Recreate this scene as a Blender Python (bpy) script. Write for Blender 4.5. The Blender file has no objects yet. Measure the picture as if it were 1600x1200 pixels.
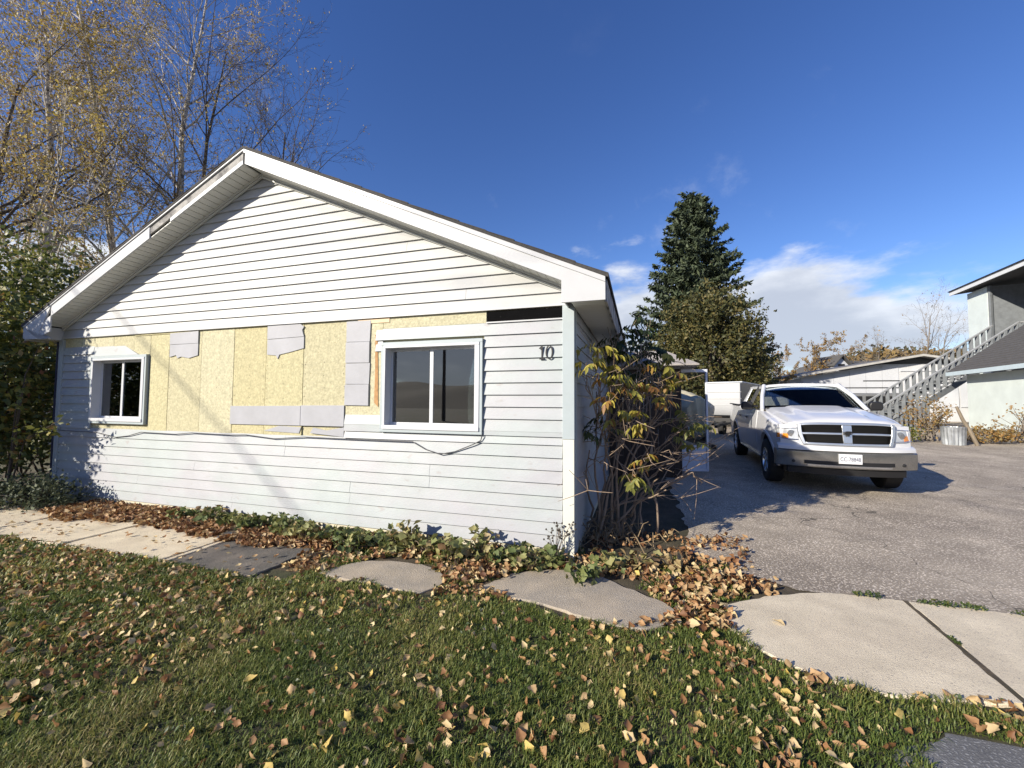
import bpy, bmesh, math, random
import numpy as np
from mathutils import Matrix, Vector
random.seed(7); RNG = np.random.default_rng(11)
S = bpy.context.scene; COL = S.collection
R_ = math.radians
# ------------------------------------------------------------------ camera
cam = bpy.data.cameras.new('camera'); cam.sensor_width = 36.0; cam.lens = 638.46 / 1600 * 36
cam.clip_start = 0.05; cam.clip_end = 4000
cam_o = bpy.data.objects.new('camera', cam); COL.objects.link(cam_o)
cam_o.matrix_world = Matrix.Translation((0, 0, 1.55)) @ Matrix.Rotation(math.pi / 2 + 0.0473, 4, 'X') @ Matrix.Rotation(0.0053, 4, 'Z')
S.camera = cam_o
# ------------------------------------------------------------------ sun, sky, exposure
SUN_TRAVEL = Vector((0.781, 0.494, -0.392)).normalized()
SUN_EL = math.asin(-SUN_TRAVEL.z)
sun = bpy.data.lights.new('sun', 'SUN'); sun.energy = 5.0; sun.angle = R_(0.53); sun.color = (1.0, 0.91, 0.765)
sun_o = bpy.data.objects.new('sun', sun); COL.objects.link(sun_o)
sun_o.rotation_euler = SUN_TRAVEL.to_track_quat('-Z', 'Y').to_euler()
sun_o.location = (-30, -20, 25)
S.view_settings.view_transform = 'Standard'; S.view_settings.look = 'None'
S.view_settings.exposure = 0.60; S.view_settings.gamma = 1.0; S.view_settings.use_curve_mapping = False
world = bpy.data.worlds.new('World'); S.world = world; world.use_nodes = True
def build_world():
    nt = world.node_tree; N = nt.nodes; L = nt.links
    for n in list(N): N.remove(n)
    def nd(t, **k):
        n = N.new(t)
        for a, b in k.items(): setattr(n, a, b)
        return n
    def math_(op, a, b=None, c=None, clamp=False):
        n = nd('ShaderNodeMath', operation=op, use_clamp=clamp)
        for i, v in enumerate((a, b, c)):
            if v is None: continue
            if isinstance(v, (int, float)): n.inputs[i].default_value = v
            else: L.new(v, n.inputs[i])
        return n.outputs[0]
    def rng(v, a, b, c=0.0, d=1.0):
        n = nd('ShaderNodeMapRange', interpolation_type='SMOOTHSTEP'); L.new(v, n.inputs[0])
        for i, q in enumerate((a, b, c, d)): n.inputs[i + 1].default_value = q
        return n.outputs[0]
    sky = nd('ShaderNodeTexSky', sky_type='NISHITA'); sky.sun_disc = False
    sky.sun_elevation = SUN_EL; sky.sun_rotation = math.atan2(-SUN_TRAVEL.x, -SUN_TRAVEL.y)
    sky.air_density = 1.0; sky.dust_density = 0.08; sky.ozone_density = 3.0; sky.altitude = 300
    hs = nd('ShaderNodeHueSaturation'); hs.inputs['Saturation'].default_value = 1.20; hs.inputs['Hue'].default_value = 0.517; L.new(sky.outputs[0], hs.inputs['Color'])
    tc = nd('ShaderNodeTexCoord'); sep = nd('ShaderNodeSeparateXYZ'); L.new(tc.outputs['Generated'], sep.inputs[0])
    z = sep.outputs[2]
    def cloud(offz, scale, zs, w, det=9.0, rough=0.56):
        mp = nd('ShaderNodeMapping'); mp.inputs['Location'].default_value = (0, 0, offz); mp.inputs['Scale'].default_value = (1, 1, zs)
        L.new(tc.outputs['Generated'], mp.inputs[0])
        no = nd('ShaderNodeTexNoise', noise_dimensions='4D'); no.inputs['W'].default_value = w
        no.inputs['Scale'].default_value = scale; no.inputs['Detail'].default_value = det; no.inputs['Roughness'].default_value = rough
        L.new(mp.outputs[0], no.inputs['Vector']); return no.outputs[0]
    WSEED = 13.6
    cov = math_('SUBTRACT', rng(z, 0.13, 0.47, 0.175, -0.24), 0.0)          # more cloud towards the horizon, all the way round
    n1 = cloud(0, 3.1, 2.6, WSEED); n2 = cloud(0.10, 3.1, 2.6, WSEED)
    d1 = rng(math_('ADD', n1, cov), 0.52, 0.66); d2 = rng(math_('ADD', n2, cov), 0.50, 0.74)
    wisp = rng(cloud(0, 5.5, 1.2, 8.7, 10, 0.62), 0.58, 0.80, 0.0, 0.30)
    dens = math_('MAXIMUM', d1, math_('MULTIPLY', wisp, rng(z, 0.75, 0.3)), clamp=True); dens = math_('MAXIMUM', dens, rng(z, 0.13, 0.0, 0.0, 0.9), clamp=True)
    dens = math_('MULTIPLY', dens, 0.92)
    cr = nd('ShaderNodeMix', data_type='RGBA'); cr.inputs[6].default_value = (5.8, 6.0, 6.3, 1); cr.inputs[7].default_value = (3.1, 3.4, 4.0, 1)
    L.new(math_('MULTIPLY', d2, 0.85), cr.inputs[0])
    mx = nd('ShaderNodeMix', data_type='RGBA'); L.new(dens, mx.inputs[0]); L.new(hs.outputs[0], mx.inputs[6]); L.new(cr.outputs[2], mx.inputs[7])
    bg = nd('ShaderNodeBackground'); bg.inputs[1].default_value = 0.110; L.new(mx.outputs[2], bg.inputs[0])
    out = nd('ShaderNodeOutputWorld'); L.new(bg.outputs[0], out.inputs[0])
build_world()

# ------------------------------------------------------------------ site frame: house front runs along E, N points out to the street
YAW = 0.3042
E2 = np.array([math.cos(YAW), -math.sin(YAW)]); N2 = np.array([-math.sin(YAW), -math.cos(YAW)]); R0 = np.array([0.6252, 4.1192])
def wxy(s, q): return R0 + E2 * s + N2 * q                    # along the front, out from the front -> world xy
def sq(x, y):
    dx = np.asarray(x) - R0[0]; dy = np.asarray(y) - R0[1]
    return dx * E2[0] + dy * E2[1], dx * N2[0] + dy * N2[1]
def sstep(t, a, b):
    t = np.clip((np.asarray(t, float) - a) / (b - a), 0, 1); return t * t * (3 - 2 * t)
def zg(x, y):                                                  # gentle rise of the drive away from the street
    y = np.asarray(y, float); t = np.maximum(0, y - 3.5); r = 0.025 * t * t / (t + 1.0)
    r = np.minimum(r, 0.62); return r * sstep(x, 0.9, 2.6)

# ------------------------------------------------------------------ material kit
MATS = {}
def M(name, col, rough=0.65, var=0.12, scale=6.0, col2=None, scale2=1.2, bump=0.0, bscale=60.0, metal=0.0, spec=0.5,
      attr=None, trans=0.0, stretch=None, coat=0.0, sharp=None, speck=None, crack=None):
    if name in MATS: return MATS[name]
    m = bpy.data.materials.new(name); m.use_nodes = True; nt = m.node_tree; N = nt.nodes; L = nt.links
    b = N['Principled BSDF']; b.inputs['Roughness'].default_value = rough; b.inputs['Metallic'].default_value = metal
    b.inputs['Specular IOR Level'].default_value = spec; b.inputs['Coat Weight'].default_value = coat
    tc = N.new('ShaderNodeTexCoord'); vec = tc.outputs['Object']
    if stretch:
        mp = N.new('ShaderNodeMapping'); mp.inputs['Scale'].default_value = stretch; L.new(vec, mp.inputs[0]); vec = mp.outputs[0]
    def noise(sc, det=5, ro=0.6):
        n = N.new('ShaderNodeTexNoise'); n.inputs['Scale'].default_value = sc; n.inputs['Detail'].default_value = det
        n.inputs['Roughness'].default_value = ro; L.new(vec, n.inputs['Vector']); return n.outputs[0]
    def mrange(v, a, b2, c, d):
        n = N.new('ShaderNodeMapRange'); L.new(v, n.inputs[0])
        for i, q in enumerate((a, b2, c, d)): n.inputs[i + 1].default_value = q
        return n.outputs[0]
    def mix(f, a, c, mode='MIX'):
        n = N.new('ShaderNodeMix'); n.data_type = 'RGBA'; n.blend_type = mode
        for i, q in ((0, f), (6, a), (7, c)):
            if isinstance(q, tuple): n.inputs[i].default_value = (*q, 1) if len(q) == 3 else q
            elif isinstance(q, (int, float)): n.inputs[i].default_value = q
            else: L.new(q, n.inputs[i])
        return n.outputs[2]
    if attr:                                                   # colour ramp driven by a per-piece random number
        a = N.new('ShaderNodeAttribute'); a.attribute_name = 'rnd'
        r = N.new('ShaderNodeValToRGB'); r.color_ramp.interpolation = 'LINEAR'
        el = r.color_ramp.elements
        for i, (p, c) in enumerate(attr):
            e = el[i] if i < 2 else el.new(p)
            e.position = p; e.color = (*c, 1)
        L.new(a.outputs['Fac'], r.inputs[0]); base = r.outputs[0]
    else:
        base = col
        if col2 is not None:
            f = mrange(noise(scale2, 4), sharp[0] if sharp else 0.38, sharp[1] if sharp else 0.62, 0, 1); base = mix(f, col, col2)
    if speck:                                                  # speck = (scale, colour, threshold)
        f = mrange(noise(speck[0], 2, 0.5), speck[2], speck[2] + 0.08, 0, 1); base = mix(f, base, speck[1])
    if crack:                                                  # crack = (scale, width, colour): thin wandering cracks
        wn = N.new('ShaderNodeTexNoise'); wn.inputs['Scale'].default_value = crack[0] * 2.5; wn.inputs['Detail'].default_value = 5; L.new(vec, wn.inputs['Vector'])
        va = N.new('ShaderNodeVectorMath'); va.operation = 'MULTIPLY_ADD'; L.new(wn.outputs['Color'], va.inputs[0]); va.inputs[1].default_value = (.9 / crack[0],) * 3; L.new(vec, va.inputs[2])
        vo = N.new('ShaderNodeTexVoronoi'); vo.feature = 'DISTANCE_TO_EDGE'; vo.inputs['Scale'].default_value = crack[0]; L.new(va.outputs[0], vo.inputs['Vector'])
        base = mix(mrange(vo.outputs['Distance'], crack[1] * .4, crack[1], .85, 0), base, crack[2])
    if var > 0:
        v = mrange(noise(scale), 0.25, 0.75, 1 - var, 1 + var)
        cc = N.new('ShaderNodeCombineXYZ')
        for i in range(3): L.new(v, cc.inputs[i])
        base = mix(1.0, base, cc.outputs[0], 'MULTIPLY')
    if isinstance(base, tuple): b.inputs['Base Color'].default_value = (*base, 1)
    else: L.new(base, b.inputs['Base Color'])
    if bump > 0:
        bp = N.new('ShaderNodeBump'); bp.inputs['Strength'].default_value = bump; bp.inputs['Distance'].default_value = 0.01
        L.new(noise(bscale, 4), bp.inputs['Height']); L.new(bp.outputs[0], b.inputs['Normal'])
    if trans > 0:
        t = N.new('ShaderNodeBsdfTranslucent'); ms = N.new('ShaderNodeMixShader'); ms.inputs[0].default_value = trans
        if isinstance(base, tuple): t.inputs[0].default_value = (*base, 1)
        else: L.new(base, t.inputs[0])
        L.new(b.outputs[0], ms.inputs[1]); L.new(t.outputs[0], ms.inputs[2]); L.new(ms.outputs[0], N['Material Output'].inputs[0])
    MATS[name] = m; return m
def glass(name, tint, refl=1.5):
    if name in MATS: return MATS[name]
    m = bpy.data.materials.new(name); m.use_nodes = True; nt = m.node_tree; N = nt.nodes; L = nt.links
    N.remove(N['Principled BSDF'])
    t = N.new('ShaderNodeBsdfTransparent'); t.inputs[0].default_value = (*tint, 1)
    g = N.new('ShaderNodeBsdfGlossy'); g.inputs['Roughness'].default_value = 0.015; g.inputs['Color'].default_value = (0.95, 0.97, 1, 1)
    f = N.new('ShaderNodeFresnel'); f.inputs[0].default_value = refl
    ms = N.new('ShaderNodeMixShader'); L.new(f.outputs[0], ms.inputs[0]); L.new(t.outputs[0], ms.inputs[1]); L.new(g.outputs[0], ms.inputs[2])
    L.new(ms.outputs[0], N['Material Output'].inputs[0]); MATS[name] = m; return m

# ------------------------------------------------------------------ mesh kit
class MB:
    def __init__(s): s.v = []; s.f = []
    def add(s, vs, fs):
        o = len(s.v); s.v.extend([tuple(map(float, v)) for v in vs]); s.f.extend([tuple(i + o for i in f) for f in fs]); return s
    def box(s, x0, x1, y0, y1, z0, z1):
        return s.add([(x0, y0, z0), (x1, y0, z0), (x1, y1, z0), (x0, y1, z0), (x0, y0, z1), (x1, y0, z1), (x1, y1, z1), (x0, y1, z1)],
                     [(0, 3, 2, 1), (4, 5, 6, 7), (0, 1, 5, 4), (1, 2, 6, 5), (2, 3, 7, 6), (3, 0, 4, 7)])
    def prism(s, poly, a, b, ax='y'):                          # polygon in the plane across ax, extruded from a to b
        n = len(poly)
        def P(p, t): return {'y': (p[0], t, p[1]), 'x': (t, p[0], p[1]), 'z': (p[0], p[1], t)}[ax]
        return s.add([P(p, a) for p in poly] + [P(p, b) for p in poly],
                     [tuple(range(n)), tuple(range(2 * n - 1, n - 1, -1))] + [(i, i + n, (i + 1) % n + n, (i + 1) % n) for i in range(n)])
    def beam(s, a, b, w, h, up=(0, 0, 1)):                     # rectangular bar from a to b
        a = Vector(a); b = Vector(b); d = (b - a).normalized(); up = Vector(up)
        if abs(d.dot(up)) > 0.99: up = Vector((0, 1, 0))
        x = d.cross(up).normalized() * w / 2; y = x.cross(d).normalized() * h / 2
        return s.add([a - x - y, a + x - y, a + x + y, a - x + y, b - x - y, b + x - y, b + x + y, b - x + y],
                     [(0, 3, 2, 1), (4, 5, 6, 7), (0, 1, 5, 4), (1, 2, 6, 5), (2, 3, 7, 6), (3, 0, 4, 7)])
    def tube(s, pts, rad, n=6, cap=True):
        pts = np.asarray(pts, float); k = len(pts)
        rad = np.full(k, rad) if np.isscalar(rad) else np.asarray(rad, float)
        t = np.gradient(pts, axis=0); t /= np.linalg.norm(t, axis=1)[:, None] + 1e-9
        ref = np.array([0, 0, 1.0]) if abs(t[0][2]) < 0.9 else np.array([1.0, 0, 0])
        u = np.cross(t, ref); u /= np.linalg.norm(u, axis=1)[:, None] + 1e-9; w = np.cross(t, u)
        a = np.arange(n) / n * 2 * math.pi
        V = pts[:, None] + rad[:, None, None] * (np.cos(a)[None, :, None] * u[:, None] + np.sin(a)[None, :, None] * w[:, None])
        o = len(s.v); s.v.extend(map(tuple, V.reshape(-1, 3)))
        for i in range(k - 1):
            for j in range(n): s.f.append((o + i * n + j, o + i * n + (j + 1) % n, o + (i + 1) * n + (j + 1) % n, o + (i + 1) * n + j))
        if cap: s.f.append(tuple(o + j for j in range(n - 1, -1, -1))); s.f.append(tuple(o + (k - 1) * n + j for j in range(n)))
        return s
    def lathe(s, prof, n=24, ax='z', c=(0, 0, 0)):             # prof of (radius, height)
        o = len(s.v); k = len(prof)
        for r, h in prof:
            for j in range(n):
                a = 2 * math.pi * j / n; p = (r * math.cos(a), r * math.sin(a), h)
                if ax == 'x': p = (p[2], p[0], p[1])
                s.v.append((p[0] + c[0], p[1] + c[1], p[2] + c[2]))
        for i in range(k - 1):
            for j in range(n): s.f.append((o + i * n + j, o + i * n + (j + 1) % n, o + (i + 1) * n + (j + 1) % n, o + (i + 1) * n + j))
        return s
    def grid(s, P, flip=False):                                # P[i][j] points
        P = np.asarray(P, float); a, b = P.shape[:2]; o = len(s.v); s.v.extend(map(tuple, P.reshape(-1, 3)))
        for i in range(a - 1):
            for j in range(b - 1):
                q = (o + i * b + j, o + i * b + j + 1, o + (i + 1) * b + j + 1, o + (i + 1) * b + j); s.f.append(q[::-1] if flip else q)
        return s
    def shell(s, P, off):                                      # closed slab between grid P and P + off
        P = np.asarray(P, float); Q = P + np.asarray(off, float); a, b = P.shape[:2]
        o = len(s.v); s.grid(P); s.grid(Q, True); k = a * b
        ring = [(0, j) for j in range(b)] + [(i, b - 1) for i in range(1, a)] + [(a - 1, j) for j in range(b - 2, -1, -1)] + [(i, 0) for i in range(a - 2, 0, -1)]
        ids = [o + i * b + j for i, j in ring]
        for i in range(len(ids)): j = (i + 1) % len(ids); s.f.append((ids[i], ids[i] + k, ids[j] + k, ids[j]))
        return s
    def build(s, name, mat, parent=None, smooth=None, bevel=0.0, kind=None, subsurf=0):
        me = bpy.data.meshes.new(name); me.from_pydata(s.v, [], s.f); me.update()
        if bevel or smooth is not None or subsurf:
            bm = bmesh.new(); bm.from_mesh(me); bmesh.ops.recalc_face_normals(bm, faces=bm.faces); bm.to_mesh(me); bm.free()
        if smooth is not None: me.shade_smooth(); me.set_sharp_from_angle(angle=R_(smooth))
        return obj(name, me, mat, parent, bevel, kind, subsurf)
def obj(name, me, mat, parent=None, bevel=0.0, kind=None, subsurf=0):
    if mat is not None and len(me.materials) == 0: me.materials.append(mat)
    o = bpy.data.objects.new(name, me); COL.objects.link(o)
    if parent is not None: o.parent = parent
    if bevel:
        b = o.modifiers.new('bevel', 'BEVEL'); b.width = bevel; b.segments = 2; b.limit_method = 'ANGLE'
    if subsurf:
        b = o.modifiers.new('sub', 'SUBSURF'); b.levels = subsurf; b.render_levels = subsurf
    if kind: o['kind'] = kind
    return o
def tag(o, label, cat, group=None):
    o['label'] = label; o['category'] = cat
    if group: o['group'] = group
    return o
def thing(name, label, cat, loc=(0, 0, 0), rz=0.0, group=None):
    o = bpy.data.objects.new(name, None); o.empty_display_size = 0.2; COL.objects.link(o)
    o.location = loc; o.rotation_euler = (0, 0, rz); return tag(o, label, cat, group)
def npmesh(name, V, F, rnd=None, smooth=False):                # numpy arrays -> mesh; F is (n, k) with one face size
    me = bpy.data.meshes.new(name); V = np.ascontiguousarray(V, np.float32); F = np.ascontiguousarray(F, np.int32); n, k = F.shape
    me.vertices.add(len(V)); me.vertices.foreach_set('co', V.ravel())
    me.loops.add(n * k); me.loops.foreach_set('vertex_index', F.ravel())
    me.polygons.add(n); me.polygons.foreach_set('loop_start', np.arange(0, n * k, k, dtype=np.int32))
    try: me.polygons.foreach_set('loop_total', np.full(n, k, np.int32))
    except Exception: pass
    if smooth: me.polygons.foreach_set('use_smooth', np.ones(n, bool))
    me.update(calc_edges=True)
    if rnd is not None:
        a = me.attributes.new('rnd', 'FLOAT', 'FACE'); a.data.foreach_set('value', np.ascontiguousarray(rnd, np.float32))
    return me
def frames(n, tilt=1.0, rng=RNG, updir=None):
    """n random orthonormal frames; tilt 0 = flat on the ground, 1 = any direction"""
    z = rng.normal(size=(n, 3)); z /= np.linalg.norm(z, axis=1)[:, None]
    up = np.array([0, 0, 1.0]) if updir is None else np.asarray(updir, float)
    z = up * (1 - tilt) + z * tilt; z /= np.linalg.norm(z, axis=1)[:, None]
    r = rng.normal(size=(n, 3)); x = np.cross(r, z); x /= np.linalg.norm(x, axis=1)[:, None] + 1e-9
    return np.stack([x, np.cross(z, x), z], 2)                 # columns are axes
def scatter(bv, bf, pos, fr, sc, rnd):
    bv = np.asarray(bv, float); bf = np.asarray(bf, int); n = len(pos)
    sc = np.asarray(sc, float)
    V = np.einsum('nij,kj->nki', fr, bv) * sc[:, None, None] + np.asarray(pos)[:, None]
    F = bf[None] + (np.arange(n) * len(bv))[:, None, None]
    return V.reshape(-1, 3), F.reshape(-1, bf.shape[1]), np.repeat(rnd, len(bf))
LEAF_Q = (np.array([(0, -.5, 0), (.28, -.05, .06), (0, .5, 0), (-.28, -.05, .06)]), np.array([(0, 1, 2), (0, 2, 3)]))
def curled_leaf(seed):
    """dead leaf: ragged oval blade, folded along the midrib and curled at the tip"""
    r = np.random.default_rng(seed); V = []; F = []
    W = [0.03, 0.22, 0.36, 0.38, 0.27, 0.15, 0.01]; c1 = r.uniform(.05, .75); c2 = r.uniform(-.7, .9); tw = r.uniform(-.5, .5)
    for i, w in enumerate(W):
        t = i / 6 - .5
        for k in (-1, -.5, 0, .5, 1):
            jag = r.uniform(.62, 1.2) if abs(k) == 1 else 1.0; x = k * w * jag
            V.append((x, t + (r.uniform(-.05, .05) if abs(k) == 1 else 0), abs(x) * c1 * (1 if k > 0 else r.uniform(.5, 1)) + t * t * c2 + x * t * tw + r.uniform(-.025, .025)))
    for i in range(6):
        for k in range(4):
            a = i * 5 + k; F += [(a, a + 1, a + 6), (a, a + 6, a + 5)]
    return np.array(V), np.array(F)
def inpoly(px, py, poly):
    px = np.asarray(px); py = np.asarray(py); c = np.zeros(px.shape, bool); n = len(poly); j = n - 1
    for i in range(n):
        xi, yi = poly[i]; xj, yj = poly[j]
        c ^= ((yi > py) != (yj > py)) & (px < (xj - xi) * (py - yi) / (yj - yi + 1e-12) + xi); j = i
    return c
_h = np.random.default_rng(5).random((64, 64))
def vnoise(x, y, sc):                                          # smooth value noise
    x = np.asarray(x) * sc; y = np.asarray(y) * sc; i = np.floor(x).astype(int); j = np.floor(y).astype(int); u = x - i; v = y - j
    u = u * u * (3 - 2 * u); v = v * v * (3 - 2 * v); g = lambda a, b: _h[a % 64, b % 64]
    return (g(i, j) * (1 - u) + g(i + 1, j) * u) * (1 - v) + (g(i, j + 1) * (1 - u) + g(i + 1, j + 1) * u) * v
# ================================================================== SETTING
ASPH = M('asphalt', (0.25, 0.21, 0.165), 0.9, 0.26, 2.2, col2=(0.37, 0.315, 0.245), scale2=0.45, bump=1.0, bscale=55, speck=(58, (0.74, 0.65, 0.53), 0.555), crack=(.16, .0022, (.08, .07, .055)))
ASPH_D = M('asphalt_street', (0.15, 0.15, 0.15), 0.9, 0.2, 3, bump=0.9, bscale=80, speck=(80, (0.34, 0.34, 0.34), 0.58))
CONC = M('concrete', (0.70, 0.61, 0.45), 0.85, 0.16, 3.5, col2=(0.62, 0.535, 0.395), scale2=2.0, bump=0.55, bscale=130, speck=(95, (0.36, 0.31, 0.25), 0.62))
CONC_G = M('concrete_grey', (0.42, 0.355, 0.27), 0.88, 0.14, 4.0, col2=(0.33, 0.29, 0.235), scale2=2.5, bump=0.8, bscale=110, speck=(110, (0.56, 0.52, 0.46), 0.62))
CONC_D = M('concrete_dark', (0.165, 0.143, 0.12), 0.92, 0.18, 5.0, col2=(0.10, 0.095, 0.085), scale2=3.0, bump=0.9, bscale=90, speck=(90, (0.26, 0.25, 0.24), 0.62))
SOIL = M('soil', (0.085, 0.065, 0.042), 0.95, 0.35, 9.0, col2=(0.05, 0.045, 0.022), scale2=1.5, bump=0.9, bscale=40)
LAWNB = M('lawn_soil', (0.040, 0.045, 0.018), 0.95, 0.35, 14.0, col2=(0.060, 0.050, 0.026), scale2=2.0, bump=0.8, bscale=60)
YARD = M('yard_ground', (0.15, 0.125, 0.085), 0.95, 0.3, 0.8, col2=(0.08, 0.085, 0.035), scale2=0.15, bump=0.6, bscale=20)
def sheet(name, xs, ys, zoff, mat, local=False, mask=None):
    X, Y = np.meshgrid(xs, ys)
    if local:
        s_, q_ = X, Y; X = R0[0] + E2[0] * s_ + N2[0] * q_; Y = R0[1] + E2[1] * s_ + N2[1] * q_
    Z = zg(X, Y) + zoff
    V = np.stack([X, Y, Z], -1).reshape(-1, 3); a, b = X.shape
    i = np.arange(a - 1)[:, None] * b + np.arange(b - 1)[None]; F = np.stack([i, i + 1, i + b + 1, i + b], -1).reshape(-1, 4)
    if mask is not None:
        c = V[F].mean(1); F = F[mask(c[:, 0], c[:, 1])]
    me = npmesh(name, V, F, smooth=True); o = obj(name, me, mat); o['kind'] = 'structure'; return o
far = np.r_[np.linspace(-900, -60, 8), np.linspace(-50, 50, 101), np.linspace(60, 900, 8)]
sheet('ground', far, np.r_[np.linspace(-900, -60, 8), np.linspace(-50, 60, 111), np.linspace(80, 900, 8)], -0.012, YARD)
sheet('planting_bed', np.linspace(-12, 2.6, 40), np.linspace(-6.0, 1.6, 24), 0.006, SOIL, True)
sheet('lawn', np.linspace(-16, 2.3, 40), np.linspace(1.1, 5.2, 16), 0.010, LAWNB, True)
def strip(name, qs, left, smax, zoff, mat):                       # sheet with a ragged left edge: s from left(q) to smax
    rows = []
    for q in qs:
        l = left(q); u = np.linspace(0, 1, 46) ** 2.2; s_ = l + (smax - l) * u; rows.append(np.stack([R0[0] + E2[0] * s_ + N2[0] * q, R0[1] + E2[1] * s_ + N2[1] * q], 1))
    G = np.array(rows); Z = zg(G[..., 0], G[..., 1]) + zoff; a, b = Z.shape; V = np.concatenate([G, Z[..., None]], -1).reshape(-1, 3)
    i = np.arange(a - 1)[:, None] * b + np.arange(b - 1)[None]; F = np.stack([i, i + b, i + b + 1, i + 1], -1).reshape(-1, 4)
    o = obj(name, npmesh(name, V, F, smooth=True), mat); o['kind'] = 'structure'; return o
nz1 = lambda q, f, a: a * (float(vnoise(np.array(q * 1.0 + 7), np.array(3.3), f)) - .5)
strip('driveway', np.r_[np.arange(-30, -6, 0.5), np.arange(-6, 0.11, 0.03)], lambda q: 1.12 + .45 * float(sstep(q, -.6, 0.05)) + .35 * float(sstep(q, -.22, .12)) + nz1(q, 3, .16) + nz1(q, 9, .07), 24, .013, ASPH)
strip('street', np.r_[np.arange(1.60, 5.2, .03), 5.2], lambda q: 1.66 + .30 * float(sstep(q, 1.85, 1.6)) + nz1(q, 5, .12) + nz1(q, 14, .05), 60, .014, ASPH_D)
sheet('street', np.arange(-80, 80, 2.0), np.arange(5.2, 14, 1.0), 0.0135, ASPH_D, True)
# sidewalk of old slabs, some half swallowed by turf and leaves (outlines in world metres)
walk = bpy.data.objects.new('sidewalk', None); COL.objects.link(walk); walk['kind'] = 'structure'; walk['label'] = 'old concrete sidewalk slabs running past the house front'
SLABS = [
    ([(1.50, 2.92), (1.62, 3.20), (2.02, 3.34), (2.35, 3.405), (2.62, 3.41), (2.86, 3.345), (3.07, 3.27), (2.98, 3.03), (2.80, 2.58), (2.635, 2.16), (2.30, 2.18), (2.03, 2.22), (1.82, 2.33), (1.66, 2.47), (1.53, 2.66)], CONC),
    ([(3.083, 3.265), (3.40, 3.17), (4.55, 2.81), (4.20, 1.66), (3.40, 1.92), (2.648, 2.155), (2.814, 2.578), (2.994, 3.025)], CONC),
    ([(-.30, 3.42), (-.16, 3.62), (.02, 3.77), (.30, 3.85), (.60, 3.86), (.80, 3.70), (.93, 3.52), (1.05, 3.38), (1.19, 3.20), (1.23, 3.03), (1.10, 2.90), (.87, 2.83), (.68, 2.90), (.45, 3.05), (.24, 3.20), (.0, 3.31), (-.18, 3.36)], CONC_G),
    ([(-1.72, 3.73), (-1.60, 3.88), (-1.40, 4.02), (-1.10, 4.02), (-.84, 3.95), (-.66, 3.84), (-.55, 3.67), (-.60, 3.50), (-.74, 3.38), (-.95, 3.44), (-1.18, 3.53), (-1.45, 3.62)], CONC_G)]
def rect(s0, s1, q0, q1): return [tuple(wxy(s, q)) for s, q in ((s0, q1), (s1, q1), (s1, q0), (s0, q0))]
SLABS += [(rect(-3.70, -2.62, .30, 1.30), CONC_D), (rect(-5.24, -3.73, .30, 1.34), CONC), (rect(-6.78, -5.27, .3, 1.36), CONC), (rect(-8.32, -6.81, .3, 1.38), CONC), (rect(-9.9, -8.35, .3, 1.38), CONC)]
for i, (poly, mt) in enumerate(SLABS):
    rj = np.random.default_rng(300 + i); fine = []
    for k in range(len(poly)):                                   # chipped, uneven edges
        a = np.array(poly[k]); c = np.array(poly[(k + 1) % len(poly)]); m_ = max(1, int(np.linalg.norm(c - a) / .06))
        for j in range(m_): fine.append(tuple(a + (c - a) * j / m_ + rj.normal(size=2) * .007))
    poly = fine; b = MB(); cx, cy = np.mean(poly, 0); tl = [(0.004, -.003), (-.004, .004), (.012, -.008), (-.01, .006)][i % 4]
    n = len(poly); top = [(x, y, 0.024 + float(zg(x, y)) + tl[0] * (x - cx) + tl[1] * (y - cy)) for x, y in poly]
    b.add(top + [(x, y, -.05) for x, y in poly], [tuple(range(n))] + [(k, k + n, (k + 1) % n + n, (k + 1) % n) for k in range(n)])
    b.build('slab', mt, walk, smooth=30, bevel=0.008)
# tooled grooves pressed along slab edges
for s in (-3.80, -5.33):
    b = MB(); a = wxy(s, 1.30); c = wxy(s, .55); b.beam((a[0], a[1], .0245), (c[0], c[1], .0245), .012, .004); b.build('tooled_groove', CONC_G, walk)

b = MB()                                                          # dirt packed in the open slab joint
b.beam((3.078, 3.268, .016), (2.640, 2.153, .016), .030, .024); b.build('joint_dirt', SOIL, walk)
# ================================================================== HOUSE
WD = 8.3855; MID = -WD / 2; SL = 0.4554; ZP = 4.7862; ZE = 2.7233; EO = 0.3377; OV = 0.2841; ZPW = 4.6227; DEEP = 9.6
WHITE = M('white_trim', (0.50, 0.51, 0.525), 0.45, 0.06, 3.0, bump=0.05, bscale=20)
SIDE_LOW = M('blue_grey_siding', (0.375, 0.382, 0.41), 0.5, 0.09, 2.5, col2=(0.36, 0.405, 0.41), scale2=0.9, speck=(5.5, (0.335, 0.335, 0.34), 0.66), bump=0.10, bscale=30, stretch=(1, 1, 2.0))
SIDE_GAB = M('cream_gable_siding', (0.47, 0.478, 0.462), 0.5, 0.07, 2.0, col2=(0.42, 0.428, 0.44), scale2=1.3, bump=0.08, bscale=30)
MINT = M('pale_mint_trim', (0.37, 0.425, 0.445), 0.5, 0.06, 4.0)
CREAM = M('cream_corner_board', (0.62, 0.62, 0.555), 0.5, 0.05, 4.0)
OLD = M('old_lilac_siding', (0.37, 0.378, 0.41), 0.6, 0.05, 5.0, col2=(0.34, 0.347, 0.375), scale2=3.0, bump=0.1, bscale=40)
OSB = [M('sheathing_%d' % i, c, 0.8, 0.24, 34.0, col2=tuple(k * 0.86 for k in c), scale2=24.0, bump=0.7, bscale=45, speck=(42, (0.33, 0.26, 0.12), 0.66)) for i, c in
       enumerate([(0.515, 0.475, 0.285), (0.50, 0.465, 0.30), (0.53, 0.50, 0.34), (0.505, 0.46, 0.27)])]
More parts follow.
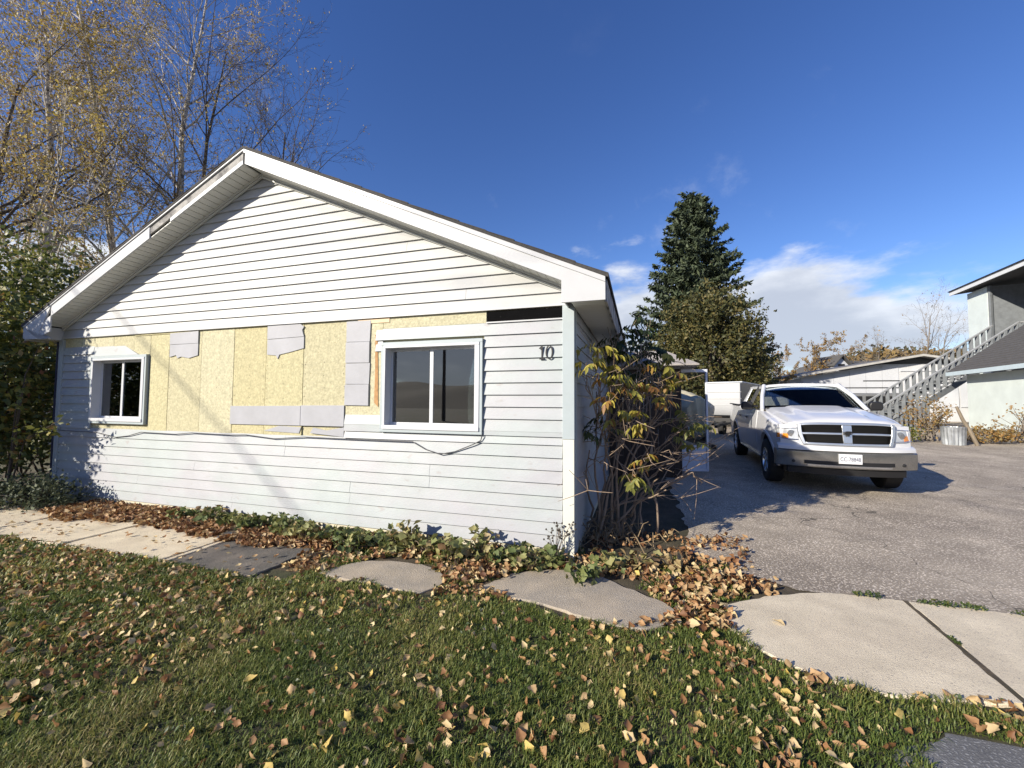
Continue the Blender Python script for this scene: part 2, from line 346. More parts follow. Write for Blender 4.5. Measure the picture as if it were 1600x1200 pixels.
TAR = M('tar_paper', (0.005, 0.005, 0.0055), 0.9, 0.2, 8, spec=.05, bump=0.3, bscale=20, speck=(30, (0.25, 0.25, 0.25), 0.75))
GREYWOOD = M('weathered_wood', (0.36, 0.35, 0.33), 0.85, 0.25, 14, col2=(0.16, 0.155, 0.15), scale2=5.0, bump=0.6, bscale=40, stretch=(1, 1, 1), sharp=(.5, .6))
SKIRT = M('skirt_board', (0.60, 0.56, 0.43), 0.75, 0.12, 6, bump=0.2, bscale=30)
VINYL = M('white_vinyl_frame', (0.58, 0.595, 0.62), 0.35, 0.03, 3)
SHING = M('dark_shingle', (0.055, 0.052, 0.05), 0.9, 0.3, 30, bump=0.6, bscale=80)
DARKIN = M('dark_interior', (0.035, 0.032, 0.03), 0.9, 0.1, 3)
SOFF = M('soffit_white', (0.62, 0.62, 0.575), 0.5, 0.05, 4)
BLACK = M('black_paint', (0.012, 0.012, 0.014), 0.45, 0.1, 5)
PANE = glass('window_glass', (0.62, 0.70, 0.68), 2.5)
house = thing('house', 'white gabled single-storey house with half-stripped siding and yellow sheathing, numbered 10', 'house', (R0[0], R0[1], 0), -YAW)
# house axes: x along the front (0 = right corner), y into the house, z up
WIN = [(-2.265, -0.985, 1.21, 2.255), (-7.545, -6.285, 1.21, 2.245)]
# wall core with window openings
xs = sorted([-WD, 0] + [w for a in WIN for w in a[:2]])
b = MB()
ch = [(-WD + .01, WIN[1][0] + .03), (WIN[1][1] - .03, WIN[0][0] + .03), (WIN[0][1] - .03, -.01)]
for a, c in ch: b.box(a, c, .040, .14, -.10, 2.62)
for w in WIN:
    b.box(w[0] + .03, w[1] - .03, .040, .14, -.10, w[2] + .03); b.box(w[0] + .03, w[1] - .03, .040, .14, w[3] - .03, 2.62)
b.prism([(-WD + .01, 2.62), (-.01, 2.62), (-.01, 2.70), (MID, ZPW + .03), (-WD + .01, 2.70)], .040, .14)
b.build('wall', OSB[1], house)
b = MB(); b.box(-.14, -.02, .14, DEEP, -.1, 2.75); b.build('wall', DARKIN, house)
b = MB(); b.box(-WD + .02, -WD + .14, .14, DEEP, -.1, 2.75); b.box(-WD + .14, -.14, DEEP - .1, DEEP, -.1, 2.75); b.build('wall', SIDE_LOW, house)
b = MB(); b.box(-WD + .14, -.14, .14, DEEP - .1, 2.5, 2.55); b.box(-WD + .14, -.14, 2.6, 2.66, .0, 2.5); b.box(-WD + .14, -.14, .14, 2.6, .02, .06); b.build('interior_partition', DARKIN, house)
# clapboards: each a slim wedge, bottom edge proud
def board(x0, x1, z0, z1, mat, name='siding_board', y=0.0, step=0.023, back=0.034, ends=None, cut=None):
    """ends: (bottom-left, bottom-right, top-left, top-right) x overrides"""
    bl, br, tl, tr = ends if ends else (x0, x1, x0, x1)
    zl, zr = (z0, z0) if cut is None else cut
    v = [(bl, y, zl), (br, y, zr), (tr, y + step, z1 + .006), (tl, y + step, z1 + .006), (bl, y + back, zl), (br, y + back, zr), (tr, y + back, z1 + .006), (tl, y + back, z1 + .006)]
    return MB().add(v, [(0, 1, 2, 3), (5, 4, 7, 6), (4, 5, 1, 0), (3, 2, 6, 7), (1, 5, 6, 2), (4, 0, 3, 7)]).build(name, mat, house)
Z0 = 0.0939; EXP = 0.129; XL = -WD + .095; XR = -.118
JOINT = {0: [-4.55], 1: [-2.68, -6.4], 2: [-5.26, -1.62], 3: [-3.685]}
for i in range(8):
    ed = [XL] + sorted(JOINT[i // 2]) + [XR]
    for a, c in zip(ed[:-1], ed[1:]):
        dy = random.uniform(-.0015, .0015); board(a + .0015, c - .0015, Z0 + EXP * i, Z0 + EXP * (i + 1), SIDE_LOW, y=dy)
for i in range(8, 18):
    z0 = Z0 + EXP * i; z1 = z0 + EXP
    board(WIN[0][1] + .004, XR, z0, min(z1, 2.418), SIDE_LOW) if i not in (8, 17) else None
    board(XL, WIN[1][0] - .004, z0, z1, SIDE_LOW)
board(-2.78, XR, Z0 + EXP * 8, Z0 + EXP * 8 + .08, SIDE_LOW)
board(WIN[0][1] + .004, XR, Z0 + EXP * 8 + .082, Z0 + EXP * 9, SIDE_LOW, step=.004)
board(-2.78, WIN[0][0] - .004, Z0 + EXP * 8 + .082, Z0 + EXP * 9 + .03, SIDE_LOW, step=.005)
board(-2.78, WIN[0][0] - .004, Z0 + EXP * 9 + .035, 1.405, SIDE_LOW)
board(-2.36, XR, Z0 + EXP * 17, 2.418, SIDE_LOW)
board(-2.36, WIN[0][0] - .004, Z0 + EXP * 16, Z0 + EXP * 17, SIDE_LOW)
board(WIN[1][0], -6.66, 2.250, 2.400, SIDE_LOW, ends=(WIN[1][0], -6.50, WIN[1][0], -6.86))
# sheathing sheets laid bare where siding was stripped
def sheet_panel(x0, x1, z0, z1, k, y=.0215): MB().box(x0 + .003, x1 - .003, y, .040, z0, z1).build('sheathing_panel', OSB[k % 4], house, bevel=.002)
sheet_panel(XL, -7.86, 2.40, 2.556, 0); sheet_panel(-7.86, -7.10, 2.40, 2.556, 2); sheet_panel(-7.10, -6.27, 2.25, 2.556, 1)
for k, (a, c) in enumerate([(-6.27, -5.87), (-5.87, -5.23), (-5.23, -4.62), (-4.62, -4.055), (-4.055, -3.44), (-3.44, -2.785), (-2.785, -2.27)]):
    sheet_panel(a, c, 1.128 if c < -2.8 else 1.40, 2.556, k, .0215 + .002 * (k % 2))
sheet_panel(-2.27, -.955, 2.425, 2.556, 2, .020)
MB().box(-2.62, -2.18, .012, .0205, 2.500, 2.553).build('batten_strip', M('bare_pine', (0.74, 0.56, 0.36), .7, .1, 10), house)
MB().box(-6.60, -5.45, .010, .021, 2.532, 2.556).build('batten_strip', OSB[3], house)
b = MB(); b.prism([(-2.37, 1.55), (-2.315, 1.50), (-2.325, 1.9), (-2.34, 2.30), (-2.375, 2.36), (-2.365, 1.95)], .014, .0212); b.build('torn_paper', M('torn_kraft', (0.42, 0.24, 0.11), .9, .3, 20), house)
MB().box(-.945, -.115, .014, .040, 2.432, 2.546).build('tar_paper_strip', TAR, house)
MB().box(-.955, -.112, .002, .014, 2.418, 2.432).build('starter_strip', WHITE, house)
# left-over pieces of an older, wider siding
def old(poly, y=.006): MB().prism(poly, y, .0212).build('old_siding_piece', OLD, house, bevel=.002)
old([(-5.85, 2.372), (-5.285, 2.372), (-5.285, 2.545), (-5.85, 2.535)]); old([(-5.85, 2.19), (-5.72, 2.215), (-5.69, 2.17), (-5.62, 2.19), (-5.46, 2.165), (-5.285, 2.20), (-5.285, 2.37), (-5.85, 2.368)], .010)
old([(-4.03, 2.372), (-3.43, 2.385), (-3.46, 2.47), (-3.43, 2.51), (-3.50, 2.555), (-4.03, 2.555)]); old([(-4.03, 2.17), (-3.88, 2.155), (-3.85, 2.11), (-3.82, 2.165), (-3.66, 2.19), (-3.43, 2.235), (-3.43, 2.382), (-4.03, 2.368)], .010)
for k in range(4): old([(-2.785 + .004 * (k % 2), 1.517 + .2565 * k), (-2.445, 1.517 + .2565 * k - .004), (-2.445 + .01 * (k % 2), 1.767 + .2565 * k), (-2.785, 1.768 + .2565 * k)], .002 + .006 * (k % 2))
old([(-4.63, 1.252), (-3.45, 1.256), (-3.45, 1.505), (-4.63, 1.495)], .004); old([(-3.447, 1.256), (-2.79, 1.258), (-2.79, 1.514), (-3.447, 1.510)], .006)
old([(-4.05, 1.175), (-3.47, 1.158), (-3.44, 1.235), (-3.80, 1.245)], .013); old([(-3.30, 1.165), (-2.79, 1.132), (-2.79, 1.248), (-3.05, 1.205), (-3.25, 1.235)], .012)
# gable boards, clipped by the rakes
GZ = 2.575; GE = 0.1245
def xhalf(z): return min(WD / 2 - .012, (ZPW - .012 - z) / SL)
GJ = {3: [-3.80], 2: [-6.6], 4: [-3.40], 5: [-4.53], 6: [-1.96], 8: [-4.9], 1: [-1.2]}
i = 0
while GZ + GE * i < ZPW - .06:
    za = GZ + GE * i; zb = min(za + GE, ZPW - .02); ha, hb = xhalf(za), max(.01, xhalf(zb))
    ed = [None] + GJ.get(i, []) + [None]
    for a, c in zip(ed[:-1], ed[1:]):
        bl, tl = (MID - ha, MID - hb) if a is None else (a + .0015, a + .0015); br, tr = (MID + ha, MID + hb) if c is None else (c - .0015, c - .0015)
        board(0, 0, za, zb, SIDE_GAB, 'gable_board', ends=(bl, br, tl, tr), y=-.004)
    i += 1
MB().box(-WD + .02, -.02, -.012, .020, 2.556, 2.5745).build('starter_strip', WHITE, house)
NAIL = M('nail_head', (.16, .13, .09), .6, .1, 5); b = MB(); rn_ = np.random.default_rng(8)
for a, c in [(-6.27, -5.87), (-5.87, -5.23), (-5.23, -4.62), (-4.62, -4.055), (-4.055, -3.44), (-3.44, -2.785)]:
    for x in (a + .03, (a + c) / 2, c - .03):
        for z in np.arange(1.60, 2.14, .145): b.lathe([(.001, 0), (.006, 0)], 6); m_ = len(b.v) - 12; xx, zz = x + rn_.normal() * .008, z + rn_.normal() * .02; b.v[m_:] = [(xx + p[0], .0195, zz + p[1]) for p in b.v[m_:]]
b.build('nail_heads', NAIL, house, kind='stuff')
# skirt below the siding and corner boards
MB().box(-WD + .02, -.05, .030, .06, -.08, .030).build('skirt_board', SKIRT, house); MB().box(-WD + .02, -.05, .024, .06, .032, .0935).build('skirt_board', SKIRT, house)
MB().box(-.116, .006, -.012, .050, 1.19, 2.556).build('corner_board', MINT, house, bevel=.004)
MB().box(-.112, .003, -.010, .050, -.05, 1.188).build('corner_board', CREAM, house, bevel=.004)
MB().box(-WD - .006, -WD + .093, -.012, .050, .05, 2.556).build('corner_board', MINT, house, bevel=.004)
MB().box(.0, .012, .052, .12, .05, 2.52).build('corner_board', MINT, house)
# right-hand side wall clapboards
for i in range(19):
    z0 = Z0 + EXP * i; z1 = z0 + EXP + .006
    v = [(.008, .122, z0), (.008, DEEP, z0), (-.008, DEEP, z1), (-.008, .122, z1), (-.02, .122, z0), (-.02, DEEP, z0), (-.02, DEEP, z1), (-.02, .122, z1)]
    MB().add(v, [(0, 1, 2, 3), (5, 4, 7, 6), (4, 5, 1, 0), (3, 2, 6, 7), (1, 5, 6, 2), (4, 0, 3, 7)]).build('siding_board', SIDE_LOW, house)
MB().box(-.02, .004, .12, DEEP, -.1, .093).build('skirt_board', SKIRT, house)
# windows: trim, frame, sashes, panes
def window(x0, x1, z0, z1, curtain):
    w = MB()
    w.box(x0, x1, -.022, .030, z1 - .040, z1); w.box(x0, x1, -.022, .030, z0, z0 + .036); w.box(x0, x0 + .036, -.021, .030, z0 + .036, z1 - .040); w.box(x1 - .036, x1, -.021, .030, z0 + .036, z1 - .040)
    W = w.build('window', MINT, house, bevel=.004)
    f = MB(); a, c, d, e = x0 + .036, x1 - .036, z0 + .036, z1 - .040
    f.box(a, c, -.030, .12, e - .030, e); f.box(a, c, -.034, .12, d, d + .045); f.box(a, a + .030, -.028, .12, d + .045, e - .03); f.box(c - .055, c, -.028, .12, d + .045, e - .03)
    f.build('frame', VINYL, W, bevel=.003)
    a += .030; c -= .055; d += .045; e -= .030; m = (a + c) / 2
    for k, (p, q, y) in enumerate(((a, m + .02, .085), (m - .025, c, .060))):
        s = MB(); t = .030
        s.box(p, q, y, y + .022, e - t, e); s.box(p, q, y, y + .022, d, d + t); s.box(p, p + t + (.014 if k == 1 else 0), y, y + .022, d + t, e - t); s.box(q - t, q, y, y + .022, d + t, e - t)
        s.build('sash', VINYL, W, bevel=.002)
        MB().box(p + t, q - t, y + .008, y + .013, d + t, e - t).build('pane', PANE, W)
    if curtain:
        n = 26; P = [[(m + .02 + .14 * j / n, .17 + .012 * math.sin(j * 1.3), z) for z in (d, e)] for j in range(n + 1)]
        MB().shell(P, (0, .003, 0)).build('curtain', M('pale_green_curtain', (.45, .55, .50), .8, .1, 10), W)
window(*WIN[0], False); window(*WIN[1], True)
# house number 10 in dark serif numerals
b = MB(); x, z, h = -.375, 2.006, .145
b.prism([(x + .018, z), (x + .072, z), (x + .072, z + .010), (x + .052, z + .016), (x + .052, z + h), (x + .046, z + h), (x + .014, z + h - .026), (x + .014, z + h - .034), (x + .038, z + h - .032), (x + .038, z + .016), (x + .018, z + .010)], -.006, .004)
b.build('numeral_one', BLACK, house)
b = MB(); n = 28; cx, cz = x + .122, z + h / 2; o0 = []; i0 = []
for k in range(n):
    a = 2 * math.pi * k / n; o0.append((cx + .040 * math.cos(a), cz + h / 2 * math.sin(a))); i0.append((cx + .0245 * math.cos(a), cz + (h / 2 - .008) * math.sin(a)))
V = [(p[0], y, p[1]) for y in (-.006, .004) for r in (o0, i0) for p in r]
for k in range(n):
    j = (k + 1) % n; b.f += [(k, j, n + j, n + k), (2 * n + k, 3 * n + k, 3 * n + j, 2 * n + j), (k, 2 * n + k, 2 * n + j, j), (n + k, n + j, 3 * n + j, 3 * n + k)]
b.v = V; b.build('numeral_zero', BLACK, house)
# cable stapled along the wall
cab = [(-8.30, 1.085), (-7.81, 1.075), (-7.37, 1.075), (-6.89, 1.01), (-6.60, 1.04), (-6.34, 1.10), (-5.62, 1.09), (-5.31, 1.118), (-4.6, 1.108), (-4.32, 1.118), (-3.84, 1.082), (-3.36, 1.118), (-2.56, 1.112), (-1.83, 1.11), (-1.66, 1.03), (-1.48, .985), (-1.30, 1.02), (-1.10, 1.10), (-1.0, 1.15), (-.985, 1.20)]
MB().tube([(p[0], -.012, p[1]) for p in cab], .006, 6).build('cable', M('grey_cable', (.10, .10, .105), .6, .1, 5), house, smooth=60)
# roof slopes, fascia, soffit
xl, xr = -WD - EO, EO
def zr(x): return ZP - SL * abs(x - MID)
def slope(side):
    xe = xr + .03 if side > 0 else xl - .03
    zt = ZP + .012; ze = ZP - SL * abs(xe - MID) + .012
    b = MB(); y0, y1 = -OV - .018, DEEP + .3
    b.prism([(MID, zt), (xe, ze), (xe, ze + .028), (MID, zt + .028)], y0, y1); o = b.build('roof_slope', SHING, house)
    n = 15; c = MB()                                             # shingle courses
    for k in range(n):
        t0, t1 = k / n, (k + 1) / n; a = (xe + (MID - xe) * t0, ze + (zt - ze) * t0 + .029); d = (xe + (MID - xe) * t1, ze + (zt - ze) * t1 + .029)
        c.prism([(a[0], a[1]), (d[0], d[1]), (d[0], d[1] + .003), (a[0], a[1] + .012)], y0 - .006 * (k % 2), y1)
    c.build('shingle_courses', SHING, o, kind='stuff')
slope(1); slope(-1)
def rake(pts0, pts1, name, mat, h0, h1, y0, y1):                # board under the roof line from x=pts0 to x=pts1, h0..h1 below it
    return MB().prism([(pts0, zr(pts0) - h0), (pts1, zr(pts1) - h0), (pts1, zr(pts1) - h1), (pts0, zr(pts0) - h1)], y0, y1).build(name, mat, house, bevel=.002)
xb = -.075                                                        # right box return starts here
rake(MID, -2.30, 'drip_edge', WHITE, -.010, .040, -OV - .012, -OV + .02); rake(-2.297, xr, 'drip_edge', WHITE, -.010, .040, -OV - .012, -OV + .02)
rake(MID + .02, -2.36, 'fascia', WHITE, .041, .178, -OV, -OV + .02); rake(-2.357, xb, 'fascia', WHITE, .041, .178, -OV, -OV + .02)
MB().prism([(xb, zr(xb) - .041), (xr, zr(xr) - .041), (xr, 2.516), (xb, 2.516)], -OV - .003, -OV + .02).build('fascia_end', WHITE, house, bevel=.002)
rake(xl, MID - .003, 'drip_edge', WHITE, -.010, .012, -OV - .012, -OV + .02)
rake(-8.04, -5.90, 'fascia', WHITE, .014, .178, -OV, -OV + .02)
rake(-5.897, MID - .02, 'weathered_rake_board', GREYWOOD, .016, .120, -OV + .008, -OV + .03); rake(-5.5, MID - .02, 'fascia_remnant', WHITE, .122, .176, -OV + .004, -OV + .02)
xbl = -WD + .075
MB().prism([(-8.045, zr(-8.045) - .014), (xl, zr(xl) - .014), (xl, 2.545), (xl + .06, 2.520), (-8.0, 2.512), (xbl, 2.512), (xbl, 2.62)], -OV - .003, -OV + .02).build('fascia_end', WHITE, house, bevel=.002)
# soffit slats under both rakes (each a strip running from fascia to wall)
slat_me = {}
for side in (-1, 1):
    L_ = (WD / 2 - .05) / math.cos(math.atan(SL)); n = int(L_ / .098); ang = math.atan(SL)
    for k in range(n):
        d0 = .02 + k * .098; x = MID + side * d0 * math.cos(ang); z = ZP - .170 - SL * abs(x - MID)
        if 'm' not in slat_me:
            bb = MB(); bb.prism([(0.004, 0), (.092, 0), (.092, .010), (.098, .014), (0, .014), (.004, .010)], -OV + .021, .03); me = bpy.data.meshes.new('soffit_slat'); me.from_pydata(bb.v, [], bb.f); slat_me['m'] = me
        o = obj('soffit_slat', slat_me['m'], SOFF, house); o.location = (x, 0, z); o.rotation_euler = (0, ang if side > 0 else math.pi - ang, 0)
        if side < 0: o.rotation_euler = (0, -ang, 0); o.location = (x - .098 * math.cos(ang), 0, z - .098 * SL * math.cos(ang))
for side in (-1, 1):                                             # frieze trims where soffit meets wall
    for h0, y0 in ((.168, -.030), (.200, -.022)):
        xe = -.08 if side > 0 else -WD + .08
        rake(min(MID, xe), max(MID, xe), 'frieze_trim', SOFF, h0, h0 + .026, y0, .0)
# side eaves: boxed soffit slats and fascia
for side, xw, xe in ((1, .012, xr), (-1, -WD - .012, xl)):
    for k in range(40):
        y = -OV + .022 + k * .10; MB().box(min(xw, xe), max(xw, xe), y, y + .095, 2.524, 2.536).build('soffit_slat', SOFF, house)
    MB().box(min(xw, xe), max(xw, xe), -OV + 4.03, DEEP + .2, 2.524, 2.536).build('soffit', SOFF, house)
    MB().box(xe - .012, xe + .012, -OV + .022, DEEP + .25, 2.505, ZE - .012).build('fascia', GREYWOOD if side > 0 else WHITE, house)
    MB().box(min(xw, xe), max(xw, xe), -.02, .14, 2.54, 2.70).build('eave_block', SOFF, house)
for xa in (-WD + .045, -.06): MB().box(xa, xa + .012, -OV + .021, .02, 2.53, zr(xa) - .175).build('eave_return', WHITE, house)
MB().prism([(-WD + .06, 2.535), (-8.05, 2.62), (-8.05, zr(-8.05) - .16), (-WD + .06, zr(-WD + .06) - .16)], -OV + .003, -OV + .02).build('eave_return', WHITE, house)
MB().box(-WD - .045, -WD - .012, -.02, .02, .05, 2.51).build('downpipe', M('dark_downpipe', (.03, .035, .07), .5, .1, 4), house)

# ------------------------------------------------------------------ side porch and its open storm door
BROWN = M('dark_brown_planks', (0.045, 0.030, 0.022), 0.8, 0.35, 4, bump=.4, bscale=40, stretch=(6, 6, .6))
SHL = M('grey_shingle', (0.34, 0.31, 0.285), .9, .25, 26, bump=.8, bscale=60)
porch = thing('side_porch', 'dark brown plank porch with grey hipped shingle roof on the house side', 'porch', (R0[0], R0[1], 0), -YAW)
for k in range(10): MB().box(.03 + k * .135, .03 + k * .135 + .129, 4.55 + random.uniform(0, .006), 4.60, .05, 2.25).build('plank', BROWN, porch)
for k in range(12): MB().box(1.37, 1.415, 4.62 + k * .135, 4.62 + k * .135 + .129, .05, 2.25).build('plank', BROWN, porch)
MB().box(.03, 1.40, 4.57, 6.3, 2.25, 2.32).build('ceiling', GREYWOOD, porch)
V = [(.02, 4.35, 2.33), (1.72, 4.35, 2.33), (1.72, 6.5, 2.33), (.02, 6.5, 2.33), (.02, 5.2, 2.70), (1.15, 5.2, 2.70), (1.15, 5.7, 2.70), (.02, 5.7, 2.70)]
V += [(a, c, d - .03) for a, c, d in V[:4]]
b = MB().add(V, [(0, 1, 5, 4), (1, 2, 6, 5), (2, 3, 7, 6), (4, 5, 6, 7), (8, 9, 1, 0), (9, 10, 2, 1), (10, 11, 3, 2), (11, 8, 0, 3), (11, 10, 9, 8), (0, 4, 7, 3)]); b.build('roof', SHL, porch, bevel=.004)
SDW = M('storm_door_white', (0.60, 0.63, 0.70), .45, .08, 6)
dl = np.array([1.30, 5.03]); dr = np.array([1.84, 5.00])
door = MB(); hinge = (1.30, 4.80); ex = (1.93, 4.93)
def dpt(t, z): return (hinge[0] + (ex[0] - hinge[0]) * t, hinge[1] + (ex[1] - hinge[1]) * t, z)
door.beam(dpt(0.03, .22), dpt(.03, 2.26), .05, .035, (1, .2, 0)); door.beam(dpt(.97, .22), dpt(.97, 2.26), .06, .035, (1, .2, 0))
door.beam(dpt(0, 2.23), dpt(1, 2.23), .035, .06); door.beam(dpt(0, .24), dpt(1, .24), .035, .06); door.beam(dpt(0, .70), dpt(1, .70), .03, .05)
D = door.build('storm_door', SDW, porch, bevel=.003)
pn = MB(); a, c = dpt(.05, .25), dpt(.95, .25); pn.beam(dpt(.06, .475), dpt(.94, .475), .012, .42); pn.build('lower_panel', M('storm_door_panel', (.50, .56, .66), .4, .08, 5), D)
pn = MB(); pn.beam(dpt(.06, 1.46), dpt(.94, 1.46), .005, 1.46); pn.build('pane', glass('storm_glass', (.90, .92, .92), 1.18), D)
# ================================================================== PICKUP TRUCK
TH = 0.362; TP = np.array([5.46, 6.68])
PAINT = M('white_truck_paint', (0.60, 0.61, 0.63), 0.28, 0.02, 2, coat=0.5)
CHROME = M('satin_chrome', (0.62, 0.63, 0.64), 0.22, 0.06, 6, metal=0.9)
BUMPM = M('grey_chrome_bumper', (0.40, 0.40, 0.385), 0.20, 0.12, 5, metal=0.9)
RUBBER = M('rubber', (0.018, 0.018, 0.018), 0.8, 0.2, 10)
BLKPL = M('black_plastic', (0.014, 0.014, 0.015), 0.5, 0.1, 8)
LENS = M('headlamp_lens', (0.52, 0.54, 0.56), 0.12, 0.25, 9, metal=0.35, coat=.6)
AMBER = M('amber_lens', (0.85, 0.28, 0.03), 0.2, 0.1, 10, coat=.5)
TGLASS = glass('truck_glass', (0.88, 0.91, 0.90), 1.17)
bx = np.array([math.sin(TH), math.cos(TH)])
zf = float(zg(*(TP + bx * 1.0))); zb_ = float(zg(*(TP + bx * 4.57))); pit = math.atan((zb_ - zf) / 3.57)
truck = thing('pickup_truck', 'white four-door pickup truck with chrome grille parked on the driveway', 'pickup truck', (TP[0], TP[1], zf - math.tan(pit) * 1.0 + .012), -TH)
truck.rotation_euler = (pit, 0, -TH)
def lerp(x, xp, fp): return float(np.interp(x, xp, fp))
def hw(y, z):
    w = lerp(z, [.35, .5, .7, .95, 1.12, 1.25, 1.37], [.915, .945, .965, .980, .965, .950, .930])
    if y < 1.0: w -= .105 * ((1.0 - y) / .75) ** 2
    if y > 5.3: w -= .03 * ((y - 5.3) / .5) ** 2
    return w
def ztop(y): return lerp(y, [.2, .45, .8, 1.2, 1.7, 4.06, 4.10, 5.8], [1.07, 1.135, 1.205, 1.265, 1.325, 1.335, 1.365, 1.365])
def zbot(y): return lerp(y, [.2, .6, 1.5, 4.0, 5.8], [.52, .44, .36, .36, .44])
ST = [.22, .32, .45, .6, .8, 1.0, 1.2, 1.45, 1.7, 1.9, 2.4, 2.9, 3.4, 3.9, 4.06, 4.10, 4.5, 5.0, 5.4, 5.65, 5.8]
b = MB(); rings = []
for y in ST:
    zt, zb = ztop(y), zbot(y); zs = [zb, zb + .08, .62, .80, .95, 1.02 if zt > 1.06 else .98, zt - .03, zt]
    zs = sorted(min(max(q, zb), zt) for q in zs)
    side = []
    for k, z in enumerate(zs):
        w = hw(y, z) - (.035 if k == 0 else 0) - (.025 if k == len(zs) - 1 else 0); side.append((w, z))
    rings.append([(w, y, z) for w, z in side] + [(-w, y, z) for w, z in reversed(side)])
n = len(rings[0])
for r in rings: b.v.extend(r)
for i in range(len(ST) - 1):
    for j in range(n): b.f.append((i * n + j, i * n + (j + 1) % n, (i + 1) * n + (j + 1) % n, (i + 1) * n + j))
b.f.append(tuple(range(n))); b.f.append(tuple((len(ST) - 1) * n + j for j in range(n - 1, -1, -1)))
body = b.build('body', PAINT, truck, smooth=32)
# wheel arches
cutters = []
for sx in (-1, 1):
    for y in (1.0, 4.57):
        c = MB(); c.lathe([(0.001, 0.56 * sx), (.485, .56 * sx), (.485, 1.2 * sx), (0.001, 1.2 * sx)], 36, 'x', (0, y, .44)); me = bpy.data.meshes.new('cut'); me.from_pydata(c.v, [], c.f)
        bm = bmesh.new(); bm.from_mesh(me); bmesh.ops.remove_doubles(bm, verts=bm.verts, dist=.002); bmesh.ops.recalc_face_normals(bm, faces=bm.faces); bm.to_mesh(me); bm.free()
        o = bpy.data.objects.new('cut', me); COL.objects.link(o); o.parent = truck; cutters.append(o)
        m = body.modifiers.new('arch', 'BOOLEAN'); m.object = o; m.operation = 'DIFFERENCE'; m.solver = 'EXACT'
bpy.context.view_layer.update(); dg = bpy.context.evaluated_depsgraph_get()
nm = bpy.data.meshes.new_from_object(body.evaluated_get(dg)); body.modifiers.clear(); body.data = nm
if len(nm.materials) == 0: nm.materials.append(PAINT)
for c in cutters: bpy.data.objects.remove(c)
for sx in (-1, 1):
    for y in (1.0, 4.57):
        P = [[(sx * x, y + r * math.cos(a), .44 + r * math.sin(a)) for a in np.linspace(-.15, math.pi + .15, 22)] for x, r in ((.57, .478), (hw(y, .8) - .04, .478))]
        MB().shell(P, (0, 0, -.006)).build('wheel_well', BLKPL, truck)
        P = [[(sx * (hw(y + r * math.cos(a), .44 + r * math.sin(a)) + dx), y + r * math.cos(a), .44 + r * math.sin(a)) for a in np.linspace(-.12, math.pi + .12, 26)] for r, dx in ((.483, .012), (.500, .016), (.535, .010))]
        MB().shell(P, (-.03 * sx, 0, 0)).build('wheel_arch', PAINT, truck, smooth=50)
        # wheel: tyre and spoked rim
        cx = sx * .855
        t = MB(); prof = [(.225, -.12), (.30, -.128), (.37, -.125), (.398, -.105), (.403, -.05), (.403, .05), (.398, .105), (.37, .125), (.30, .128), (.225, .12)]
        t.lathe(prof, 36, 'x', (cx, y, .402)); W_ = t.build('wheel', RUBBER, truck, smooth=40)
        r = MB(); r.lathe([(.235, -.10 * sx), (.238, .118 * sx), (.222, .122 * sx), (.215, .10 * sx), (.205, .0)], 36, 'x', (cx, y, .402)); r.build('rim', CHROME, W_, smooth=40)
        for k in range(5):
            a = k * 2 * math.pi / 5 + .3; s = MB(); ca, sa = math.cos(a), math.sin(a)
            s.beam((cx + .100 * sx, y + .03 * ca, .402 + .03 * sa), (cx + .108 * sx, y + .222 * ca, .402 + .222 * sa), .085, .03, (1, 0, 0)); s.build('spoke', CHROME, W_, bevel=.008)
        h = MB(); h.lathe([(.001, .125 * sx), (.05, .122 * sx), (.062, .09 * sx)], 18, 'x', (cx, y, .402)); h.build('hub_cap', CHROME, W_, smooth=40)
        h = MB(); h.lathe([(.001, .02 * sx), (.21, .02 * sx)], 24, 'x', (cx, y, .402)); h.build('brake_disc', M('dark_iron', (.08, .08, .08), .6, .1, 8, metal=.5), W_)
MB().box(-.80, .80, .45, 5.6, .30, .52).build('chassis', BLKPL, truck)
# front surface helpers
def yf(x): return .03 + .20 * (abs(x) / .92) ** 2.2
def F3(x, z, off): return (x, yf(x) - off + .16 * max(0, z - .80), z)
def fpanel(pt, nx, nz, o0, o1):                                   # curved slab; pt(u,v)->(x,z)
    P = [[F3(*pt(i / nx, j / nz), o1) for j in range(nz + 1)] for i in range(nx + 1)]
    Q = np.array([[F3(*pt(i / nx, j / nz), o0) for j in range(nz + 1)] for i in range(nx + 1)]) - np.array(P)
    return MB().shell(P, Q)
def rectp(x0, x1, z0, z1): return lambda u, v: (x0 + (x1 - x0) * u, z0 + (z1 - z0) * v)
fpanel(rectp(-.89, .89, .735, 1.13), 24, 4, -.26, 0.0).build('front_panel', PAINT, truck, smooth=40)
# grille: four black mesh openings in a chrome crosshair frame
def gx(v): return .575 + .045 * v
def gp(u, v): return ((2 * u - 1) * gx(v) * (1 - .02 * (2 * v - 1) ** 2), .855 + .295 * v - .02 * (2 * u - 1) ** 4 * v)
fpanel(lambda u, v: gp(u, v), 24, 4, -.02, .024).build('grille', M('grille_black', (.004, .004, .004), .9, 0, 1, spec=.05), truck, smooth=40)
GR = [o for o in truck.children if o.name.startswith('grille')][0]
GM = M('grille_mesh', (.012, .012, .012), .5, .1, 8, spec=.2)
m = MB()
for sgn in (1, -1):
    for k in range(-30, 62):
        pts = []
        for t in np.linspace(0, 1, 8):
            u = (k / 40 + sgn * .16 * (t - .5)); 
            if .02 < u < .98: pts.append(F3(*gp(u, .03 + .94 * t), .029))
        if len(pts) > 1: m.tube(pts, .0035, 3, False)
m.build('grille_mesh', GM, GR)
